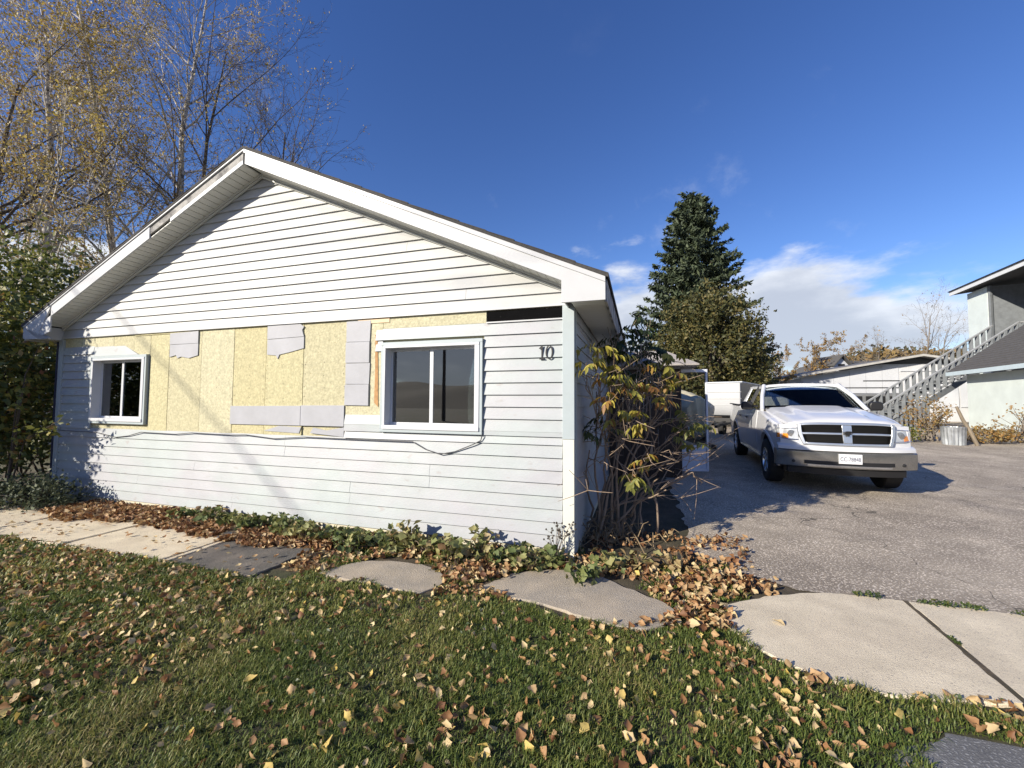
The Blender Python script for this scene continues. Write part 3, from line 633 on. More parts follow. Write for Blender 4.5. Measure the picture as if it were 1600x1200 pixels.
def bar(pt, nm, o1=.05, nx=20, nz=2, mat=CHROME, par=GR): return fpanel(pt, nx, nz, .0, o1).build(nm, mat, par, smooth=40, bevel=.006)
bar(lambda u, v: gp(u, .455 + .12 * v), 'cross_bar', .040); bar(lambda u, v: gp(.445 + .11 * u, v), 'cross_post', .047, 4, 6)
bar(lambda u, v: gp(u, 1.0 + .13 * v), 'surround_top', .055); bar(lambda u, v: gp(u, -.13 + .13 * v), 'surround_bottom', .045)
for s0, s1 in ((-.045, .0), (1.0, 1.045)): bar(lambda u, v: gp(s0 + (s1 - s0) * u, -.13 + 1.26 * v), 'surround_side', .055, 3, 6)
# ram-like horned badge
bd = MB(); bd.prism([(-.030, .945), (.030, .945), (.040, .985), (.022, 1.00), (-.022, 1.00), (-.040, .985)], -.035, -.02)
for sx in (-1, 1): bd.tube([(sx * (.020 + .028 * math.sin(a)), -.034, .985 - .022 * (1 - math.cos(a)) + .008) for a in np.linspace(0, 4.2, 9)], np.linspace(.010, .005, 9), 6)
bd.prism([(-.016, .945), (.016, .945), (.010, .915), (-.010, .915)], -.038, -.02)
bd.build('badge', BLKPL, GR).location = (0, 0, .055)
# head lamps wrap round the corners
for sx in (-1, 1):
    def hl(u, v, sx=sx): return (sx * (.650 + .245 * u), .885 + .012 * u + (.195 - .03 * u) * v)
    P = [[None] * 5 for _ in range(9)]
    for i in range(9):
        for j in range(5):
            u, v = i / 8, j / 4; x, z = hl(u, v); y = F3(x, z, .018)[1] + .16 * max(0, u - .55) ** 1.2; P[i][j] = (x + sx * .028 * u, y, z)
    H_ = MB().shell(P, (0, .08, 0)).build('headlight', LENS, truck, smooth=50)
    Q = [[P[i][j] for j in range(0, 3)] for i in range(4, 9)]; MB().shell(np.array(Q) - np.array([0, .004, 0]), (0, .02, 0)).build('turn_signal', AMBER, H_, smooth=50)
    Q = np.array([[P[i][j] for j in (0, 4)] for i in range(0, 9)]); e = MB()
    e.tube(Q[:, 1] + [0, -.004, .0], .008, 4); e.tube(Q[:, 0] + [0, -.004, 0], .008, 4); e.build('lens_rim', CHROME, H_)
    l = MB(); c = F3(sx * .735, .985, .02); l.lathe([(.001, 0), (.055, .004), (.062, .02), (.064, .03)], 18, 'z'); l.v = [(c[0] + p[0], c[1] - .012 + p[2], c[2] + p[1]) for p in l.v]; l.build('reflector', CHROME, H_, smooth=50)
# bumper with inset slot, air intake and plate
def yb(x): return -.045 + .24 * (abs(x) / .97) ** 2.6
def sweep(prof, x0, x1, nx, nm, mat, par=truck, sm=40):
    P = [[(x, yb(x) + p[0], p[1]) for p in prof] for x in np.linspace(x0, x1, nx)]
    b_ = MB(); a = len(P); k = len(prof)
    for r in P: b_.v.extend(r)
    for i in range(a - 1):
        for j in range(k): b_.f.append((i * k + j, i * k + (j + 1) % k, (i + 1) * k + (j + 1) % k, (i + 1) * k + j))
    b_.f.append(tuple(range(k))); b_.f.append(tuple((a - 1) * k + j for j in range(k - 1, -1, -1)))
    return b_.build(nm, mat, par, smooth=sm)
BU = sweep([(.05, .435), (.01, .45), (.0, .50), (-.012, .60), (-.008, .70), (.012, .715), (.2, .715), (.2, .435)], -.955, .955, 33, 'bumper', BUMPM)
sweep([(.02, .722), (-.002, .726), (.004, .77), (.05, .80), (.13, .815), (.22, .80), (.22, .722)], -.935, .935, 33, 'bumper_cap', PAINT, BU)
sweep([(-.016, .505), (-.016, .560), (.03, .560), (.03, .505)], -.60, .60, 20, 'air_slot', BLKPL, BU)
sweep([(-.020, .470), (-.024, .500), (.02, .500), (.02, .470)], -.56, .56, 20, 'skid_strip', CHROME, BU)
sweep([(.06, .33), (.05, .43), (.16, .43), (.16, .33)], -.80, .80, 17, 'air_dam', BLKPL, BU)
for sx in (-1, 1):
    h = MB(); h.lathe([(.001, -.004), (.022, .0), (.026, .01)], 14, 'z'); h.v = [(sx * .74 + p[0], yb(.74) - .018 + p[2], .53 + p[1]) for p in h.v]; h.build('tow_hook', BLKPL, BU)
pl = MB().box(-.155, .155, yb(.1) - .042, yb(.1) - .030, .535, .690).build('licence_plate', M('plate_white', (.80, .81, .82), .4, .02, 5), truck, bevel=.004)
def text_part(body_, size, loc, rot, mat, par, nm, ext=.001, xs=1.0):
    cu = bpy.data.curves.new(nm, 'FONT'); cu.body = body_; cu.size = size; cu.extrude = ext; cu.align_x = 'CENTER'; cu.align_y = 'CENTER'; cu.resolution_u = 3
    t = bpy.data.objects.new(nm, cu); COL.objects.link(t); bpy.context.view_layer.update()
    me = bpy.data.meshes.new_from_object(t.evaluated_get(bpy.context.evaluated_depsgraph_get())); bpy.data.objects.remove(t)
    me.materials.clear(); o = obj(nm, me, mat, par); o.location = loc; o.rotation_euler = rot; o.scale = (xs, 1, 1); return o
text_part('CC-78848', .092, (0, yb(.1) - .0435, .607), (math.pi / 2, 0, 0), M('plate_blue', (.02, .03, .10), .5, 0, 1), pl, 'plate_lettering', .001, .70)
# hood with raised centre
def hz(x, y):
    t = np.clip((y - .06) / 1.62, 0, 1); z = 1.165 + .215 * t ** .85; z += .035 * (1 - (x / .80) ** 2)
    z += .028 * float(sstep(.50 - abs(x), 0, .10)) * float(sstep(t, .02, .25)); z -= .10 * float(sstep(.09 - t, 0, .09)); z -= .030 * float(sstep(abs(x), .70, .83)); return z
P = []
for x in np.linspace(-.83, .83, 35):
    row = []
    for t in np.linspace(0, 1, 16):
        y0 = yf(x) + .035; y = y0 + (1.70 - .10 * (1 - (x / .83) ** 2) - y0) * t ** 1.15; w = 1 - .06 * (1 - min(1, y / 1.2)); xx = x * (w - .05 * max(0, .6 - y)); row.append((xx, y, hz(x, y)))
    P.append(row)
MB().shell(P, (0, 0, -.05)).build('hood', PAINT, truck, smooth=45)
# cab: pillars, roof, glass
MB().box(-.86, .86, 1.60, 4.05, 1.20, 1.345).build('cab_floor', DARKIN, truck)
def cabp(side, y, z):                                              # outer cab surface between belt and roof edge
    t = (z - 1.33) / .52; return (side * (.925 - .245 * t), y, z)
MB().box(-.80, .80, 1.60, 1.72, 1.32, 1.365).build('cowl', BLKPL, truck)
for sx in (-1, 1):
    MB().tube([(sx * .885, 1.66, 1.335), (sx * .80, 2.08, 1.615), (sx * .685, 2.50, 1.845)], [.040, .040, .045], 8).build('pillar', PAINT, truck, smooth=60)
    MB().beam(cabp(sx, 2.98, 1.33), cabp(sx, 2.98, 1.85), .07, .04, (1, 0, 0)).build('pillar', BLKPL, truck)
    p = [cabp(sx, 3.70, 1.33), cabp(sx, 4.08, 1.33), cabp(sx, 3.97, 1.85), cabp(sx, 3.78, 1.85)]
    MB().add(p + [(q[0] - .05 * sx, q[1], q[2]) for q in p], [(0, 1, 2, 3), (4, 7, 6, 5), (0, 4, 5, 1), (1, 5, 6, 2), (2, 6, 7, 3), (3, 7, 4, 0)]).build('pillar', PAINT, truck, bevel=.012)
    for y0, y1, ty0 in ((1.74, 2.94, 2.52), (3.02, 3.74, 3.02)):
        q = [cabp(sx, y0 if y0 > 2 else 1.80, 1.34), cabp(sx, y1, 1.34), cabp(sx, y1, 1.82), cabp(sx, ty0, 1.82)]
        q = [(v[0] - .012 * sx, v[1], v[2]) for v in q]
        MB().add(q + [(v[0] - .006 * sx, v[1], v[2]) for v in q], [(0, 1, 2, 3), (4, 7, 6, 5), (0, 4, 5, 1), (1, 5, 6, 2), (2, 6, 7, 3), (3, 7, 4, 0)]).build('side_window', TGLASS, truck)
    # doors as thin proud skins with gaps between
    for y0, y1 in ((1.80, 2.95), (2.97, 3.80)):
        zs = [.46, .60, .75, .95, 1.1, 1.20, 1.322]
        Pd = [[(sx * (hw(y, z) + .006), y, z) for z in zs] for y in np.linspace(y0, y1, 7)]
        D_ = MB().shell(Pd, (-.02 * sx, 0, 0)).build('door', PAINT, truck, smooth=40, bevel=.004)
        MB().beam((sx * (hw(2, 1.08) + .03), y1 - .24, 1.13), (sx * (hw(2, 1.08) + .03), y1 - .06, 1.13), .022, .032).build('door_handle', BLKPL, D_, bevel=.006)
    MB().tube([(sx * .945, 1.75, 1.345), (sx * .935, 3.9, 1.345)], .010, 6).build('belt_trim', BLKPL, truck)
    # mirror on an arm
    ar = MB(); ar.beam((sx * .90, 1.98, 1.40), (sx * 1.06, 1.96, 1.40), .05, .05); A_ = ar.build('mirror', BLKPL, truck, bevel=.01)
    mh = MB(); mh.prism([(sx * 1.01, 1.325), (sx * 1.21, 1.33), (sx * 1.23, 1.39), (sx * 1.22, 1.48), (sx * 1.18, 1.505), (sx * 1.03, 1.50), (sx * 1.0, 1.44)], 1.90, 2.02); mh.build('mirror_housing', BLKPL, A_, smooth=30, bevel=.03)
    MB().box(min(sx * .90, sx * .97), max(sx * .90, sx * .97), 4.14, 5.70, 1.367, 1.392).build('bed_rail', BLKPL, truck, bevel=.008)
    MB().beam((sx * .93, 1.6, .40), (sx * .93, 3.95, .40), .05, .04).build('rocker_step', CHROME, truck, bevel=.01)
P = [[(x * (.80 - .135 * t) / .80, (1.60 + .86 * t) + .13 * (x / .8) ** 2 * (1 - .4 * t), 1.350 + .505 * t - .012 * (x / .8) ** 2) for t in np.linspace(0, 1, 7)] for x in np.linspace(-.82, .82, 17)]
MB().shell(P, (0, .006, -.002)).build('windshield', TGLASS, truck, smooth=60)
P = [[(x, y, 1.855 + .05 * (1 - (x / .70) ** 2) * (1 - .3 * abs((y - 3.2) / .8) ** 2) - (.02 if abs(x) > .66 else 0)) for y in [2.44, 2.50, 2.7, 3.0, 3.4, 3.8, 3.96, 4.0]] for x in np.linspace(-.70, .70, 15)]
MB().shell(P, (0, 0, -.05)).build('roof', PAINT, truck, smooth=50)
MB().add([(-.78, 4.09, 1.34), (.78, 4.09, 1.34), (.62, 3.99, 1.82), (-.62, 3.99, 1.82), (-.78, 4.084, 1.34), (.78, 4.084, 1.34), (.62, 3.984, 1.82), (-.62, 3.984, 1.82)], [(0, 1, 2, 3), (4, 7, 6, 5), (0, 4, 5, 1), (1, 5, 6, 2), (2, 6, 7, 3), (3, 7, 4, 0)]).build('rear_window', TGLASS, truck)
MB().box(-.86, .86, 4.14, 5.72, 1.33, 1.368).build('bed_cover', BLKPL, truck)
SEAT = M('dark_seat_cloth', (.20, .195, .185), .9, .1, 10)
for x in (-.38, .38):
    s = MB(); s.box(x - .24, x + .24, 2.75, 2.92, 1.34, 1.60); s.box(x - .12, x + .12, 2.78, 2.90, 1.62, 1.77); s.build('seat_back', SEAT, truck, bevel=.04)
MB().box(-.60, .60, 3.55, 3.70, 1.34, 1.54).build('seat_back', SEAT, truck, bevel=.04)
sw = MB(); sw.tube([(.38 + .17 * math.cos(a), 2.18 + .05 * math.sin(a), 1.37 + .15 * math.sin(a)) for a in np.linspace(0, 2 * math.pi, 24)], .013, 6); sw.build('steering_wheel', BLKPL, truck)
da = MB(); da.box(-.80, .80, 1.72, 2.10, 1.33, 1.37); da.build('dashboard', SEAT, truck, bevel=.01)
MB().box(-.10, .10, 2.36, 2.38, 1.72, 1.78).build('rear_view_mirror', BLKPL, truck, bevel=.01)
for x0 in (-.45, .15): MB().tube([(x0 - .02, 1.585, 1.385), (x0 + .25, 1.60, 1.385), (x0 + .52, 1.64, 1.385)], .007, 5).build('wiper', BLKPL, truck)
# ================================================================== YARD: neighbouring buildings and parked things
def wall_siding(b, p0, p1, z0, z1, expo, step=.015, th=.05):
    """lap-sided wall face from p0 to p1 (xy); outside is to the right of p0->p1"""
    p0 = np.array(p0, float); p1 = np.array(p1, float); d = (p1 - p0) / np.linalg.norm(p1 - p0); nn = np.array([d[1], -d[0]])
    n = max(1, int(round((z1 - z0) / expo))); h = (z1 - z0) / n
    for i in range(n):
        za = z0 + i * h; zb = za + h
        for_v = []
        for p in (p0, p1):
            for o, z in ((step, za), (0, zb), (-th, zb), (-th, za)): q = p + nn * o; for_v.append((q[0], q[1], z))
        b.add(for_v, [(0, 4, 5, 1), (1, 5, 6, 2), (2, 6, 7, 3), (3, 7, 4, 0), (0, 1, 2, 3), (7, 6, 5, 4)])
    return b
MINTS = M('mint_lap_siding', (0.62, 0.69, 0.68), .6, .10, 1.5, bump=.05, bscale=20)
ROOFG = M('grey_asphalt_roof', (0.085, 0.082, 0.08), .9, .25, 4, bump=.6, bscale=30, stretch=(1, 1, 6))
PBLUE = M('pale_blue_fascia', (0.50, 0.60, 0.66), .5, .05, 3)
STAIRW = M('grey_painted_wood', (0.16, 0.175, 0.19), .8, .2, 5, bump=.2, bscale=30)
RAILW = M('pale_rail_wood', (0.30, 0.31, 0.315), .8, .2, 6, bump=.2, bscale=30)
CONCF = M('foundation', (0.35, 0.29, 0.22), .9, .2, 4)
dA = np.array([-.398, -.917]); dP = np.array([.917, -.398])       # along the eave towards us / away from the drive
A = np.array([20.70, 18.50]); gz_ = .37
garage = thing('garage_building', 'low pale mint lap-sided building with dark lean-to shingle roof beside the stairs', 'building', (0, 0, 0))
B_ = A + dA * 9
b = MB(); wall_siding(b, B_, A, gz_ + .18, 2.93, .17, .042); wall_siding(b, A, A + dP * 4.1, gz_ + .18, 2.93, .17, .042); b.build('wall', MINTS, garage)
b = MB(); p0 = A + dP * .05; p1 = B_ + dP * .05; b.add([(*p0, gz_ - .2), (*p1, gz_ - .2), (*(p1 + dP * .2), gz_ - .2), (*(p0 + dP * .2), gz_ - .2), (*p0, gz_ + .19), (*p1, gz_ + .19), (*(p1 + dP * .2), gz_ + .19), (*(p0 + dP * .2), gz_ + .19)], [(4, 5, 6, 7), (0, 1, 5, 4), (1, 2, 6, 5), (2, 3, 7, 6), (3, 0, 4, 7)]); b.build('foundation', CONCF, garage)
EC = np.array([20.44, 19.16]); rise = .78
def rp_(t, u, dz=0): q = EC + dA * u + dP * t; return (q[0], q[1], 3.06 + rise * t + dz)
U = 10.5
b = MB().add([rp_(0, 0), rp_(0, U), rp_(4.6, U), rp_(4.6, 0), rp_(0, 0, .05), rp_(0, U, .05), rp_(4.6, U, .05), rp_(4.6, 0, .05)], [(4, 7, 6, 5), (0, 1, 2, 3), (0, 4, 5, 1), (1, 5, 6, 2), (2, 6, 7, 3), (3, 7, 4, 0)]); RO = b.build('roof', ROOFG, garage)
c = MB()
for k in range(30):
    t0, t1 = 4.6 * k / 30, 4.6 * (k + 1) / 30; c.add([rp_(t0, -.01, .052), rp_(t0, U, .052), rp_(t1, U, .052), rp_(t1, -.01, .052), rp_(t0, -.01, .075), rp_(t0, U, .075)], [(4, 3, 2, 5), (0, 4, 5, 1), (0, 3, 4), (1, 5, 2)])
c.build('shingle_courses', ROOFG, RO, kind='stuff')
b = MB(); b.beam(rp_(-.02, -.02, -.03), rp_(-.02, U, -.03), .04, .17); b.build('fascia', PBLUE, garage)
b = MB(); b.beam(rp_(.0, -.02, -.05), rp_(4.6, -.02, -.05), .04, .12); b.build('rake_board', PBLUE, garage)
b = MB().add([rp_(0.02, 0.02, -.10), rp_(.02, U, -.10), rp_(.52, U, -.10 - rise * .5), rp_(.52, .02, -.10 - rise * .5)], [(0, 3, 2, 1)]); b.build('soffit', STAIRW, garage)
# main two-storey house behind it
C0 = np.array([27.2, 24.1])
big = thing('two_storey_house', 'tall pale mint two-storey house with overhanging roof above the outdoor stairs', 'house')
b = MB(); C1 = C0 + dA * 1.75
wall_siding(b, C1, C0, .3, 8.2, .18, .042); wall_siding(b, C0, C0 + dP * 7, .3, 8.2, .18, .042); b.build('wall', MINTS, big)
b = MB(); C2 = C1 + dP * 3.0; wall_siding(b, C1 + dP * 3.0, C1 + dP * .02, .3, 8.2, .18, .042); wall_siding(b, C2 + dA * 7, C2, .3, 8.2, .18, .042); b.build('shaded_recess_wall', STAIRW, big)  # porch recess shade put into the colour: dark grey in place of mint
for p, w in ((C1 + dA * .15, .12), (C1 + dA * 3.2, .12)): MB().beam((p[0], p[1], 4.2), (p[0], p[1], 8.2), w, w, (1, 0, 0)).build('porch_post', STAIRW, big)
b = MB(); q = C2 + dA * .9 - dP * .04; r = q + dA * .9; b.beam((q[0], q[1], 6.6), (r[0], r[1], 6.6), .06, 1.3); Wn = b.build('window', RAILW, big)
q = q + dA * .08 - dP * .02; r = r - dA * .08 - dP * .02; MB().beam((q[0], q[1], 6.6), (r[0], r[1], 6.6), .05, 1.14).build('pane', M('dark_pane', (.02, .025, .03), .1, .1, 3), Wn)
def rb(t, u, dz=0): q = C0 - dP * .55 - dA * .55 + dA * u + dP * t; return (q[0], q[1], 8.30 + .12 * t + dz)
b = MB().add([rb(0, 0), rb(0, 12), rb(7.5, 12), rb(7.5, 0), rb(0, 0, .22), rb(0, 12, .22), rb(7.5, 12, .22), rb(7.5, 0, .22)], [(4, 7, 6, 5), (0, 1, 2, 3), (1, 5, 6, 2), (2, 6, 7, 3)]); b.build('roof', ROOFG, big)
b = MB(); b.beam(rb(-.02, -.02, .09), rb(-.02, 12, .09), .05, .24); b.build('fascia', M('white_fascia', (.66, .68, .70), .5, .05, 3), big); b = MB(); b.beam(rb(-.06, -.03, .235), rb(-.06, 12, .235), .10, .05); b.build('gutter', BLACK, big); b = MB(); b.beam(rb(0, -.02, .11), rb(7.5, -.02, .11), .05, .2); b.build('rake_board', M('white_fascia', (0, 0, 0)), big)
# outdoor stairs
st = thing('outdoor_stairs', 'grey wooden outdoor stairs with slatted railings climbing to the upper floor', 'stairs')
s0 = np.array([17.2, 19.2, .38]); s1 = np.array([25.4, 20.3, 4.75]); run = s1 - s0; wv = np.array([-run[1], run[0], 0]); wv = wv / np.linalg.norm(wv) * 1.05
nst = 24
for k in range(nst):
    a = s0 + run * (k + .5) / nst; MB().beam(a, a + wv, .30, .04).build('tread', STAIRW, st)
for o in (0, 1):
    a = s0 + wv * o; b = MB(); b.beam(a + [0, 0, -.12], a + run + [0, 0, -.12], .05, .28); b.build('stringer', STAIRW, st)
    b = MB(); b.beam(a + [0, 0, 1.02], a + run + [0, 0, 1.02], .10, .06); b.build('hand_rail', RAILW, st); b = MB(); b.beam(a + [0, 0, .18], a + run + [0, 0, .18], .05, .09); b.build('bottom_rail', RAILW, st)
    for k in range(21):
        c = a + run * (k + .5) / 21; b = MB(); b.beam(c + [0, 0, .10], c + [0, 0, 1.0], .17, .03, run / np.linalg.norm(run)); b.build('baluster', STAIRW, st)
for k in range(11):                                               # boarding under the lower flight
    c = s0 + run * (.02 + k * .03) + np.array([0, -.03, 0]); b = MB(); zt = c[2] + .02; b.beam((c[0], c[1], .2), (c[0], c[1], max(.5, zt)), .19, .025, (1, 0, 0)); b.build('skirt_plank', STAIRW, st)
lf = thing('upper_landing', 'grey wooden landing with slatted rail under the upper roof', 'landing'); e0 = s1 + np.array([0, 0, 0])
MB().beam(e0, e0 + np.array([1.8, -.8, 0]), 2.0, .12).build('deck', STAIRW, lf)
MB().beam(e0 + [0, 0, 1.0], e0 + np.array([1.8, -.8, 1.0]), .1, .06).build('hand_rail', RAILW, lf)
for k in range(8): c = e0 + np.array([1.8, -.8, 0]) * (k + .5) / 8; MB().beam(c, c + [0, 0, 1.0], .10, .03, (1, 0, 0)).build('baluster', STAIRW, lf)
# galvanised tub, leaning plank
GALV = M('galvanised_steel', (0.46, 0.49, 0.52), .45, .18, 7, metal=.6, col2=(.34, .36, .38), scale2=4)
b = MB(); n = 72; tz = float(zg(14.6, 13.75)) + .01; P = []
for z, r in ((0, .27), (.1, .275), (.56, .305), (.60, .32), (.60, .295), (.50, .28)):
    P.append([((r + (.014 * math.cos(k * math.pi / 2) if z < .58 else 0)) * math.cos(2 * math.pi * k / n), (r + (.014 * math.cos(k * math.pi / 2) if z < .58 else 0)) * math.sin(2 * math.pi * k / n), z) for k in range(n + 1)])
b.grid(P); b.lathe([(.28, .49), (.001, .50)], 36)
tub = b.build('metal_tub', GALV, None, smooth=50); tub.location = (14.80, 13.75, tz); tag(tub, 'corrugated galvanised metal tub planter at the foot of the stairs', 'tub')
b = MB(); b.tube([(15.25, 13.45, tz), (15.10, 13.5, tz + .45), (14.92, 13.56, tz + .85), (14.80, 13.62, tz + 1.28)], [.055, .052, .05, .04], 7)
o = b.build('leaning_log', M('grey_bark_plank', (.22, .18, .13), .9, .25, 8, bump=.5, bscale=30, stretch=(1, 1, .3)), None, smooth=50); tag(o, 'weathered pole leaning against the metal tub', 'pole')
# white tarp-clad shed
SHEDW = M('white_sheeting', (0.56, 0.58, 0.62), .6, .08, .8, bump=.3, bscale=3)
shed = thing('tarp_shed', 'wide low-gabled shed clad in white sheeting behind the stairs', 'shed', (25.8, 26.0, .55), -.20)
SW, SHR = 7.1, 4.10
def sz(x): return SHR - .18 * abs(x)
b = MB(); b.prism([(-6.6, 0), (6.6, 0), (6.6, sz(6.6) - .1), (0, SHR - .1), (-6.6, sz(6.6) - .1)], 0, .12); b.box(-6.6, -6.5, .12, 9, 0, sz(6.6) - .15); b.build('wall', M('shed_wall', (.56, .57, .59), .8, .12, 1.2), shed)
for k in range(6): MB().box(-6.5 + k * .92, -6.5 + k * .92 + .90, -.035, -.01, 1.2 + .0 * k, sz(-6.0 + k * .92) - .30).build('sheeting_panel', SHEDW, shed)
for z, a, c in ((2.10, -5.2, -.85), (1.72, -4.0, -.85), (1.50, -4.0, -.85), (2.55, -3.0, -.9)): MB().box(a, c, -.05, -.036, z, z + .06).build('gap_strip', BLACK, shed)
P = [[(-.75 + 2.9 * i / 12, -.05 - .03 * math.sin(i * 1.1 + j * .6), (.9 if j == 0 else 2.75 - .42 * math.sin(math.pi * i / 12) * 1.0) if j in (0, 6) else .9 + (1.85 - .42 * math.sin(math.pi * i / 12)) * j / 6) for j in range(7)] for i in range(13)]
MB().shell(P, (0, .004, 0)).build('tarp', SHEDW, shed, smooth=60)
P = [[(2.25 + 4.0 * i / 10, -.05 - .02 * math.sin(i * 1.7 + j), .9 + (sz(2.25 + 4 * i / 10) - .35 - .9) * j / 5) for j in range(6)] for i in range(11)]
MB().shell(P, (0, .004, 0)).build('tarp', SHEDW, shed, smooth=60)
GREYP = M('faint_grey_print', (.30, .30, .31), .7, .1, 5)
b = MB()
for r, (z, h) in enumerate(((2.02, .055), (1.88, .07))):
    x = .35 + .05 * r
    for k in range(9):
        w = [.08, .05, .07, .04, .08, .06, .05, .07, .05][(k + 3 * r) % 9]; b.box(x, x + w, -.096, -.092, z, z + h * (1 if k % 3 else .7)); x += w + .045
b.box(.22, .30, -.096, -.092, 1.83, 1.97); b.box(2.9, 3.2, -.096, -.092, 1.95, 2.02); b.box(2.8, 3.25, -.096, -.092, 1.80, 1.90); b.build('printed_marks', GREYP, shed)
for sx in (-1, 1):
    b = MB(); b.prism([(0, SHR), (sx * SW, sz(SW)), (sx * SW, sz(SW) + .14), (0, SHR + .14)], -.6, 9); b.build('roof', M('weathered_metal_roof', (.16, .155, .15), .7, .25, 3), shed)
    b = MB(); b.prism([(0, SHR - .01), (sx * SW, sz(SW) - .01), (sx * SW, sz(SW) + .12), (0, SHR + .12)], -.66, -.61); b.build('fascia', M('grey_fascia', (.42, .41, .39), .8, .2, 3), shed)
b = MB(); b.prism([(-2.2, SHR - .45), (2.2, SHR - .45), (0, SHR - .02)], -.05, -.01); b.build('gable_opening', BLACK, shed)
MB().box(-.9, 6.2, -.06, -.02, 3.18, 3.30).build('white_batten', SHEDW, shed)
# house further back with a dormer
fh = thing('far_house', 'distant house with dark hipped roof and small white dormer beyond the white shed', 'house', (38.5, 40, .4))
b = MB(); b.box(-6.5, 7.0, 0, 8, 0, 4.4); b.build('wall', SHEDW, fh)
b = MB(); b.add([(-7, -.4, 4.3), (7.4, -.4, 4.3), (7.4, 8.4, 4.3), (-7, 8.4, 4.3), (-5.5, 4, 5.95), (5.8, 4, 5.95)], [(0, 1, 5, 4), (1, 2, 5), (2, 3, 4, 5), (3, 0, 4), (3, 2, 1, 0)]); b.build('roof', ROOFG, fh)
b = MB(); b.prism([(-6.7, 4.3), (-5.3, 4.3), (-5.3, 5.1), (-6.0, 5.85), (-6.7, 5.1)], .2, 3); dm = b.build('dormer', SHEDW, fh); b = MB(); b.prism([(-6.9, 5.0), (-6.0, 6.0), (-5.1, 5.0), (-5.1, 5.12), (-6.0, 6.14), (-6.9, 5.12)], -.1, 3.5); b.build('dormer_roof', ROOFG, dm)
b = MB(); b.box(-6.3, -5.7, .15, .19, 4.5, 5.2); b.build('pane', BLKPL, dm)
# enclosed cargo trailer
TRW = M('trailer_white', (.44, .45, .46), .4, .05, 2)
tz = float(zg(8.4, 15)); tr = thing('cargo_trailer', 'white enclosed cargo trailer parked behind the pickup truck', 'trailer', (8.32, 15.0, tz), -.72)
b = MB()                                                          # local: x across, y back, z up
prof = [(0, 1.02), (.10, .88), (.35, .80), (3.2, .80), (3.2, 2.10), (.02, 2.10), (-.02, 2.04), (-.05, 1.25)]
b.prism(prof, -1.15, .06, 'x'); BO = b.build('body', TRW, tr, smooth=35, bevel=.02)
MB().box(.062, .075, .05, 3.15, .84, 2.06).build('shaded_side', M('trailer_side_shade', (.045, .045, .05), .4, .1, 3), tr)  # shade of the white trailer's right side, put into a dark grey sheet
MB().box(-1.16, .13, -.02, 3.22, 2.10, 2.135).build('roof', M('trailer_roof', (.55, .60, .68), .4, .05, 3), tr)
for z in (1.25, 1.5, 1.75): MB().beam((-1.13, -.055 + .018 * (z - 1.25), z), (.10, -.055 + .018 * (z - 1.25), z), .012, .012).build('rib', TRW, tr)
b = MB(); b.beam((-.5, 0, .62), (-.5, -1.1, .50), .10, .10); b.beam((-1.0, .2, .66), (-.5, -.8, .55), .08, .08); b.beam((.05, .2, .66), (-.5, -.8, .55), .08, .08); b.box(-1.1, .08, .1, 3.1, .62, .78); b.build('frame', BLKPL, tr)
for x in (-1.05, .05):
    b = MB(); b.lathe([(.10, -.08), (.30, -.10), (.33, -.05), (.33, .05), (.30, .10), (.10, .08)], 24, 'x', (x, 1.9, .33)); b.build('wheel', RUBBER, tr, smooth=40)
# boat under a cream cover
CANV = M('cream_canvas', (.66, .58, .40), .8, .12, 3, col2=(.56, .49, .35), scale2=2, bump=.6, bscale=6)
bz = float(zg(5, 11)); bo = thing('covered_boat', 'boat on a trailer under a cream canvas cover beside the porch', 'boat', (4.75, 10.4, bz), -.15)
P = []
for i, y in enumerate(np.linspace(0, 4.6, 16)):
    t = y / 4.6; w = .28 + .62 * min(1, (t * 2.2)) ** .6 ; ridge = 1.60 + .30 * math.sin(min(1, t * 1.6) * 1.5); edge = 1.28 + .06 * math.sin(i * 1.9); row = []
    for j, a in enumerate(np.linspace(-1, 1, 15)):
        x = w * a; z = edge + (ridge - edge) * (1 - abs(a) ** 1.5) - .05 * abs(math.sin(j * 1.3 + i * .8)) * (1 - abs(a)); row.append((x, y, z))
    drop = []
    for sgn, src in ((-1, row[0]), (1, row[-1])): drop.append([(src[0] * .96 + sgn * .02 * math.sin(i * 2.1 + k), y + .0, src[2] - .14 * k) for k in (1, 2, 3)])
    P.append(list(reversed(drop[0])) + row + drop[1])
b = MB().shell(P, (0, 0, -.01)); b.grid([[P[0][j], (P[0][j][0] * .6, P[0][j][1] - .10 - .05 * math.sin(j), max(.78, P[0][j][2] - .55))] for j in range(len(P[0]))]); b.build('cover', CANV, bo, smooth=50)
b = MB(); P = [[(w_ * s_, y, z) for w_, z in ((.02, .45), (.45 * min(1, .3 + y), .60), (.72 * min(1, .35 + y * .5), 1.20))] for y in np.linspace(.15, 4.5, 10) for s_ in (1,)]
b.grid(P); b.grid([[(-p[0], p[1], p[2]) for p in r] for r in P], True); b.build('hull', M('hull_dark', (.06, .065, .09), .4, .1, 3), bo, smooth=50)
b = MB(); b.beam((0, -1.1, .42), (0, 4, .42), .10, .10); b.beam((-.8, 2.6, .40), (.8, 2.6, .40), .08, .08); b.build('trailer_frame', BLKPL, bo)
for x in (-.85, .85):
    b = MB(); b.lathe([(.08, -.07), (.27, -.09), (.30, 0), (.27, .09), (.08, .07)], 20, 'x', (x, 2.6, .30)); b.build('wheel', RUBBER, bo, smooth=40)
